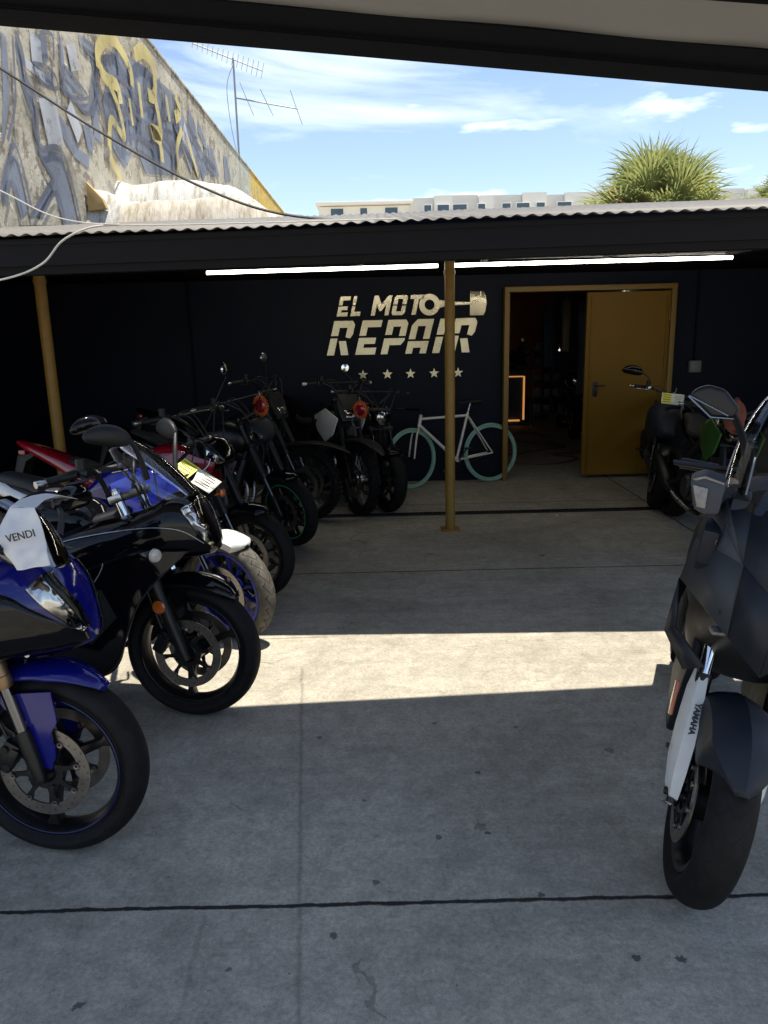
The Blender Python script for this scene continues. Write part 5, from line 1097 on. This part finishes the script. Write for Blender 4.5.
        mo=MB().tube([(-.10,sy*.14,1.22),(-.19,sy*.16,1.32),(-.27,sy*.21,1.40)],[.016,.010],8,sm=4).build('mirror','black_satin',root)
        mp_=[(.344,1.434),(.331,1.457),(.300,1.474),(.250,1.468),(.198,1.420),(.205,1.388),(.270,1.380)]
        MB().prism([(y_-.0,z_) for y_,z_ in mp_],-.018,.022,.014,seg=3).xf(Matrix.Translation((-.28,0,0))@Matrix.Rotation(-PI/2*1,4,'Z')@Matrix.Scale(1 if sy<0 else -1,4,(1,0,0))@Matrix.Scale(-1,4,(1,0,0))@Matrix.Scale(-1,4,(1,0,0))).build('mirror_head','black_satin',mo)
        MB().tube([(-.252,sy*.346,1.432),(-.250,sy*.272,1.383),(-.250,sy*.208,1.390)],.0024,6).tube([(-.252,sy*.344,1.434),(-.250,sy*.225,1.396)],.002,6).build('mirror_edge','steel',mo)  # thin steel lines along the lower edge of the mirror head
        hbm=MB().tube([(-.34,sy*.04,1.14),(-.36,sy*.15,1.21),(-.40,sy*.30,1.21)],.012,10,sm=4).build('handlebar','dark_metal',root)
        MB().tube([(-.383,sy*.21,1.213),(-.41,sy*.32,1.205)],.0175,14).build('grip','black_plastic',hbm)
        MB().tube([(-.33,sy*.16,1.23),(-.31,sy*.22,1.228),(-.34,sy*.33,1.215),(-.345,sy*.335,1.215)],[.011,.007],8,sm=4).build('brake_lever','dark_metal',hbm)
        MB().prism([(-.25,.86),(-.18,.62),(-.35,.30),(-.55,.24),(-1.0,.24),(-1.05,.45),(-.6,.50),(-.45,.95)],sy*.12,sy*.15,.012).build('leg_shield','slate_paint',root)
        MB().prism([(-.9,.46),(-1.0,.72),(-1.75,.82),(-1.70,.62),(-1.3,.42)],sy*.10,sy*.135,.02).build('side_panel','grey_paint',root)
    ik=loft([(.07,.84,.96,.08,3),(-.02,.79,1.02,.125,3),(-.15,.70,1.10,.16,3),(-.30,.58,1.12,.19,3),(-.48,.5,1.0,.17,3)],4,28).build('inner_cowl','black_plastic',root)
    for sy in (-1,1):
        q=(lambda p:p) if sy<0 else fl
        MB().tube([q(D),q(F_)],.0022,6).tube([q(F_),q(H_)],.0018,6).build('panel_edge','emblem_grey',root)
        MB().tube([q(B),q(C),q(D)],.0025,6).build('shell_edge','grey_paint',root)
        MB().tube([q((E_[0]+.004,E_[1],E_[2])),q((F_[0]+.004,F_[1],F_[2]))],.0016,6).build('panel_gap','ink',root)
        for p in ((-.02,-.158,1.13),(-.10,-.196,.95),(.05,-.118,.90)): MB().merge(MB().lathe([(0,.001),(-.001,.005),(.003,.0055)],n=12),Matrix.Translation(q((p[0],p[1]-.006,p[2])))).build('shell_bolt','dark_metal',root)
    # round emblem low on the bracket and crease line
    MB().merge(MB().lathe([(0,.001),(-.002,.012),(-.0035,.013),(-.002,.017),(.004,.018)],n=24),Matrix.Translation((-.045,-.168,1.075))@Matrix.Rotation(-.6,4,'Z')).build('emblem','emblem_grey',root)
    sc_=screen_mb([(-.01,1.175,.185,.10,.02),(-.06,1.27,.19,.12,.03),(-.14,1.39,.175,.11,.04),(-.24,1.51,.135,.08,.05),(-.29,1.55,.075,.03,.03)])
    so_=sc_.build('windshield','screen_clear',root)
    # polished edge
    st=smooth_list([(-.01,1.175,.185,.10,.02),(-.06,1.27,.19,.12,.03),(-.14,1.39,.175,.11,.04),(-.24,1.51,.135,.08,.05),(-.29,1.55,.075,.03,.03)],5)
    eg=MB()
    for sy in (-1,1): eg.tube([(x-bk,sy*w,z-dp) for x,z,w,bk,dp in st],.002,6)
    x,z,w,bk,dp=st[-1]; eg.tube([(x-bk*t*t,w*S(t*1.35)/S(1.35),z-dp*t*t) for t in [-1+k/5 for k in range(11)]],.002,6)
    eg.build('windshield_edge','steel',root)
    MB().prism([(-.10,1.17),(-.16,1.30),(-.13,1.31),(-.06,1.17)],-.135,-.130,.0).build('screen_mount','white_paint',root)
    MB().prism([(-.10,1.17),(-.16,1.30),(-.13,1.31),(-.06,1.17)],.130,.135,.0).build('screen_mount','white_paint',root)
    loft([(-.20,1.10,1.22,.12,3),(-.32,1.08,1.24,.14,3),(-.40,1.05,1.15,.12,3)],4,24).build('dashboard','black_plastic',root)
    loft([(-.5,.55,.85,.11,3),(-.75,.5,.82,.14,3),(-1.0,.5,.84,.18,3),(-1.4,.5,.88,.20,3),(-1.75,.65,.90,.12,2.6),(-1.9,.78,.86,.04,2)],5,28).build('body','black_plastic',root)
    loft([(-.72,.80,.86,.10,3),(-.95,.80,.89,.16,3),(-1.25,.82,.90,.17,3),(-1.35,.86,.98,.15,3),(-1.75,.88,.97,.11,3)],5,24).build('seat','seat_vinyl',root)
    MB().tube([(-1.0,-.12,.30),(-1.2,-.14,.34),(-1.65,-.15,.46)],[.05,.055,.045],18).build('muffler','dark_metal',root)
    sd=MB().tube([(-.80,.12,.30),(-.84,.22,.13),(-.82,.28,-.03)],.011,8).build('side_stand','dark_metal',root)
    return root
B12=scooter()

# ============================================================ SMALL THINGS
def copy_tree(o,parent=None,root=True):
    c=o.copy(); col.objects.link(c); c.parent=parent
    for ch in list(o.children): copy_tree(ch,c,False)
    return c
for src,x,y,h_,lab in ((B8,3.0,11.75,-96,'dark motorcycle parked on the workshop floor just inside the amber door'),(B5,2.45,14.2,-80,'motorcycle standing deep inside the workshop beside the glowing cabinet')):
    c_=copy_tree(src); c_.location=(x,y,0); c_.rotation_euler=(R(-4),0,R(h_)); c_['label']=lab; c_['group']='motorcycles inside the workshop'
# bicycle leaning on the navy wall
def bicycle():
    h=math.atan2(-.30,-.90); root=thing('bicycle','white single speed bicycle with mint green tyres leaning on the navy wall','bicycle',(.32,8.17,0),(R(4),0,h))
    # local x forward (towards picture left)
    wb=.97; Rr=.335
    def bw(name,cx,T):
        hub=MB().cyl((0,-.045,0),(0,.045,0),.018,14)
        for k in range(28):
            a=2*PI*k/28; sgn=1 if k%2 else -1; hub.tube([(.015*K(a+.6),sgn*.03,.015*S(a+.6)),(.30*K(a),0,.30*S(a))],.0009,4)
        X_=T@Matrix.Translation((cx,0,Rr)); o=hub.xf(X_).build(name,'dark_metal',root)
        MB().lathe([(.013*K(t),Rr-.013+.013*S(t)) for t in [2*PI*k/12 for k in range(12)]],n=64,closed=True).xf(X_).build('tyre','mint_tyre',o)
        MB().lathe([(-.009,Rr-.026),(-.009,Rr-.048),(.009,Rr-.048),(.009,Rr-.026)],n=64,closed=True).xf(X_).build('rim','mint_tyre',o)
    P=Vector((-.05,0,.6)); T=Matrix.Translation(P)@Matrix.Rotation(R(16),4,'Z')@Matrix.Translation(-P)
    bw('front_wheel',0,T); bw('rear_wheel',-wb,Matrix())
    hd=Vector((-.13,0,.78)); hb=Vector((-.105,0,.67)); bb=Vector((-.545,0,.28)); sc_=Vector((-.70,0,.80)); rx=Vector((-wb,0,Rr))
    f=MB(); f.tube([hd+Vector((-.008,0,.025)),hb],.019,14).tube([hd+Vector((0,0,-.02)),sc_+Vector((.01,0,-.03))],.015,12).tube([hb+Vector((0,0,.03)),bb],.018,12).tube([sc_,bb],.015,12)
    for sy in (-1,1): f.tube([bb+Vector((0,sy*.03,0)),rx+Vector((0,sy*.055,0))],.010,8).tube([sc_+Vector((0,sy*.012,-.04)),rx+Vector((0,sy*.055,0))],.008,8)
    f.cyl(bb+Vector((0,-.04,0)),bb+Vector((0,.04,0)),.022,14); f.build('frame','frame_white',root)
    fk=MB()
    for sy in (-1,1): fk.tube([hb+Vector((.005,sy*.02,-.01)),Vector((-.055,sy*.045,.60)),Vector((-.02,sy*.05,.45)),Vector((0,sy*.05,Rr))],[.013,.009],8,sm=3)
    fk.xf(T).build('fork','frame_white',root)
    hn=MB().tube([hd,hd+Vector((-.015,0,.07)),hd+Vector((.06,0,.085))],.013,10); hn.tube([(-.07,-.19,.875),(-.07,-.05,.865),(-.07,.05,.865),(-.07,.19,.875)],.012,10,sm=4); hn.xf(T).build('handlebar','black_satin',root)
    for sy in (-1,1): MB().tube([(-.07,sy*.19,.875),(.03,sy*.215,.88),(.05,sy*.215,.885)],.015,10).xf(T).build('grip','black_plastic',root)
    MB().tube([sc_,sc_+Vector((-.03,0,.10))],.013,10).build('seat_post','steel',root)
    loft([(-.85,.905,.945,.065,2.4),(-.78,.90,.94,.07,2.6),(-.70,.905,.93,.035,2.4),(-.60,.90,.92,.014,2)],4,16).build('saddle','seat_vinyl',root)
    c=MB().lathe([(-.052,.085),(-.052,.092),(-.048,.092),(-.048,.085)],c=bb,n=32,closed=True)
    for k in range(5): c.merge(MB().prism([(.012,-.006),(.012,.006),(.088,.005),(.088,-.005)],-.053,-.047),Matrix.Translation(bb)@Matrix.Rotation(k*2*PI/5,4,'Y'))
    for sgn in (1,-1): c.tube([bb+Vector((0,-.065*sgn,0)),bb+Vector((.10*sgn,-.075*sgn,-.13*sgn))],.009,8).box(bb+Vector((.10*sgn,-.115*sgn,-.13*sgn)),(.085,.07,.02),.005)
    c.tube([bb+Vector((0,-.050,.092)),rx+Vector((0,-.050,.03))],.004,6).tube([bb+Vector((0,-.050,-.092)),rx+Vector((0,-.050,-.03))],.004,6); c.build('crankset','dark_metal',root)
bicycle()

def placed(root,m):   # lift a mesh from a motorcycle's own axes into the world, as a thing resting on it
    return m.xf(local_matrix(root))
# white cloth over the blue motorcycle's screen with the word VENDI
def cloth():
    m=MB(); nu,nv=26,30
    Lc=smooth_list([(.005,1.212),(-.012,1.175),(-.020,1.135),(.005,1.09),(.050,1.042)],8); Rc=smooth_list([(.083,1.215),(.100,1.18),(.118,1.14),(.137,1.10),(.152,1.058)],8)
    for j in range(nv+1):
        t=j/nv; q=t*(len(Lc)-1); k=min(int(q),len(Lc)-2); f_=q-k
        l=[Lc[k][c]*(1-f_)+Lc[k+1][c]*f_ for c in (0,1)]; r=[Rc[k][c]*(1-f_)+Rc[k+1][c]*f_ for c in (0,1)]
        for i in range(nu+1):
            u=i/nu; x=l[0]*(1-u)+r[0]*u; z=l[1]*(1-u)+r[1]*u
            y=-.135-.075*t+.008*S(u*9+t*3)*t+.016*noise.noise(Vector((x*11,z*11,2)))+.007*noise.noise(Vector((x*30,z*30,7)))
            m.v.append(Vector((x,y,z)))
    for j in range(nv):
        for i in range(nu): a=j*(nu+1)+i; m.f.append((a,a+1,a+nu+2,a+nu+1))
    b=len(m.v)
    for j in range(11):
        t=j/10
        for i in range(nu+1):
            u=i/nu; x=.005+.078*u; m.v.append(Vector((x-.02*S(t*PI),-.135+.27*t+.004*noise.noise(Vector((x*20,t*5,1))),1.212+.008*S(t*PI)-.06*max(0,t-.7)+.008*noise.noise(Vector((x*14,t*4,5))))))
    for j in range(10):
        for i in range(nu): a=b+j*(nu+1)+i; m.f.append((a,a+1,a+nu+2,a+nu+1))
    root=thing('cloth','creased white cloth lettered VENDI draped over the blue motorcycle','cloth',(0,0,0))
    Mx=local_matrix(B1); loc=Mx@Vector((.05,-.15,1.04)); root.location=loc; inv=Matrix.Translation(-loc)
    placed(B1,m.xf(Matrix.Translation((.008,0,-.018)))).xf(inv).build('fabric','cloth_white',root,solid=.0015)
    tm=text_mesh('VENDI',.031,.0006,bold=.0004)
    pl=Matrix.Translation((.074,-.202,1.122))@Matrix.Rotation(R(90),4,'X')@Matrix.Rotation(R(12),4,'Z')
    placed(B1,tm.xf(pl)).xf(inv).build('lettering','ink',root,recalc=False)
cloth()
def tagcard(bike,lp,rot,w,h,lab,cat='paper tag'):
    Mx=local_matrix(bike); loc=Mx@Vector(lp); root=thing('paper_tag',lab,cat,loc,rot)
    m=MB(); n=8
    for j in range(n+1):
        for i in range(n+1):
            x=-w/2+w*i/n; y=-h/2+h*j/n; m.v.append(Vector((x,y,.006*S(x/w*3)+.004*noise.noise(Vector((x*30,y*30,1))))))
    for j in range(n):
        for i in range(n): a=j*(n+1)+i; m.f.append((a,a+1,a+n+2,a+n+1))
    m.build('card','tag_paper',root,solid=.001)
    MB().box((-w*.28,0,.007),(w*.40,h*.9,.002)).build('yellow_label','tag_yellow',root)
    s_=MB()
    for k in range(4): s_.box((-w*.28,-h*.32+h*.21*k,.0088),(w*.34,h*.045,.0008))
    for k in range(5): s_.box((w*.24,-h*.32+h*.16*k,.0082),(w*(.36-.05*(k%3)),h*.035,.0008))
    s_.build('printed_lines','ink',root)
    MB().tube([(0,h/2,.0),(.01,h*.7,.03),(.0,h*.9,.06)],.0025,6,sm=4).build('string','wire_white',root)
tagcard(B3,(-.15,-.08,.94),(R(25),R(32),R(-14)),.25,.12,'yellow and cream tag lying on the blue wheeled motorcycle headlight')
tagcard(B10,(.02,-.02,1.04),(R(75),R(8),R(-4)),.20,.10,'yellow and white tag tied to the dark motorcycle before the door')
def toothed(loc,rot,lab):
    root=thing('toothed_disc',lab,'sprocket',loc,rot,'orange toothed discs on handlebars'); pts=[]
    for k in range(48):
        a=2*PI*k/48; r=.092 if k%2==0 else .070; pts.append((r*K(a),r*S(a)))
    MB().prism(pts,-.006,.006,.001).build('teeth','orange_fin',root)
    MB().lathe([(-.012,.001),(-.014,.045),(-.007,.055)],n=24).build('hub','red_paint',root)
    MB().tube([(0,0,.07),(0,-.01,.12)],.003,6).build('string','wire_white',root)
toothed((-.98,6.12,1.13),(0,0,R(-35)),'orange toothed disc on the left row handlebars in front of navy wall'); toothed((-.20,7.15,.98),(R(0),0,R(-30)),'orange toothed disc on the enduro handlebars below the sign stars')
rb_=MB().lathe([(.004*K(t),.055+.004*S(t)) for t in [2*PI*k/8 for k in range(8)]],n=28,closed=True).xf(Matrix.Translation((-.235,7.08,.875))@Matrix.Rotation(R(-30),4,'Z')); tag(rb_.build('ring','outlet_grey'),'pale grey ring hanging just under the orange toothed disc of the enduro','ring')
# orange-red rag on the green motorcycle, seen through the scooter windshield
rg=MB(); Mx=local_matrix(B11)
rs=[]
for (t,w,dd) in smooth_list([(0,.02,.02),(.03,.09,.05),(.12,.13,.07),(.22,.12,.08),(.30,.07,.05),(.33,.01,.01)],5):
    rs.append([(dd*S(a)*(1+.25*S(3*a+t*20)),w*K(a)*(1+.12*S(5*a)),-t+.02*S(a*2)) for a in [2*PI*k/28 for k in range(28)]])
tag(rg.rings(rs).xf(Matrix.Translation((2.36,5.0,1.20))@Matrix.Scale(.68,4)).build('rag','red_rag'),'crumpled red and orange rag on the green motorcycle behind the scooter','rag')
pp=MB().box((1.60,6.74,.006),(.03,.018,.012),.003,rot=(0,0,.5)); tag(pp.build('litter','white_plastic'),'tiny white scrap on the floor behind the drain','litter')
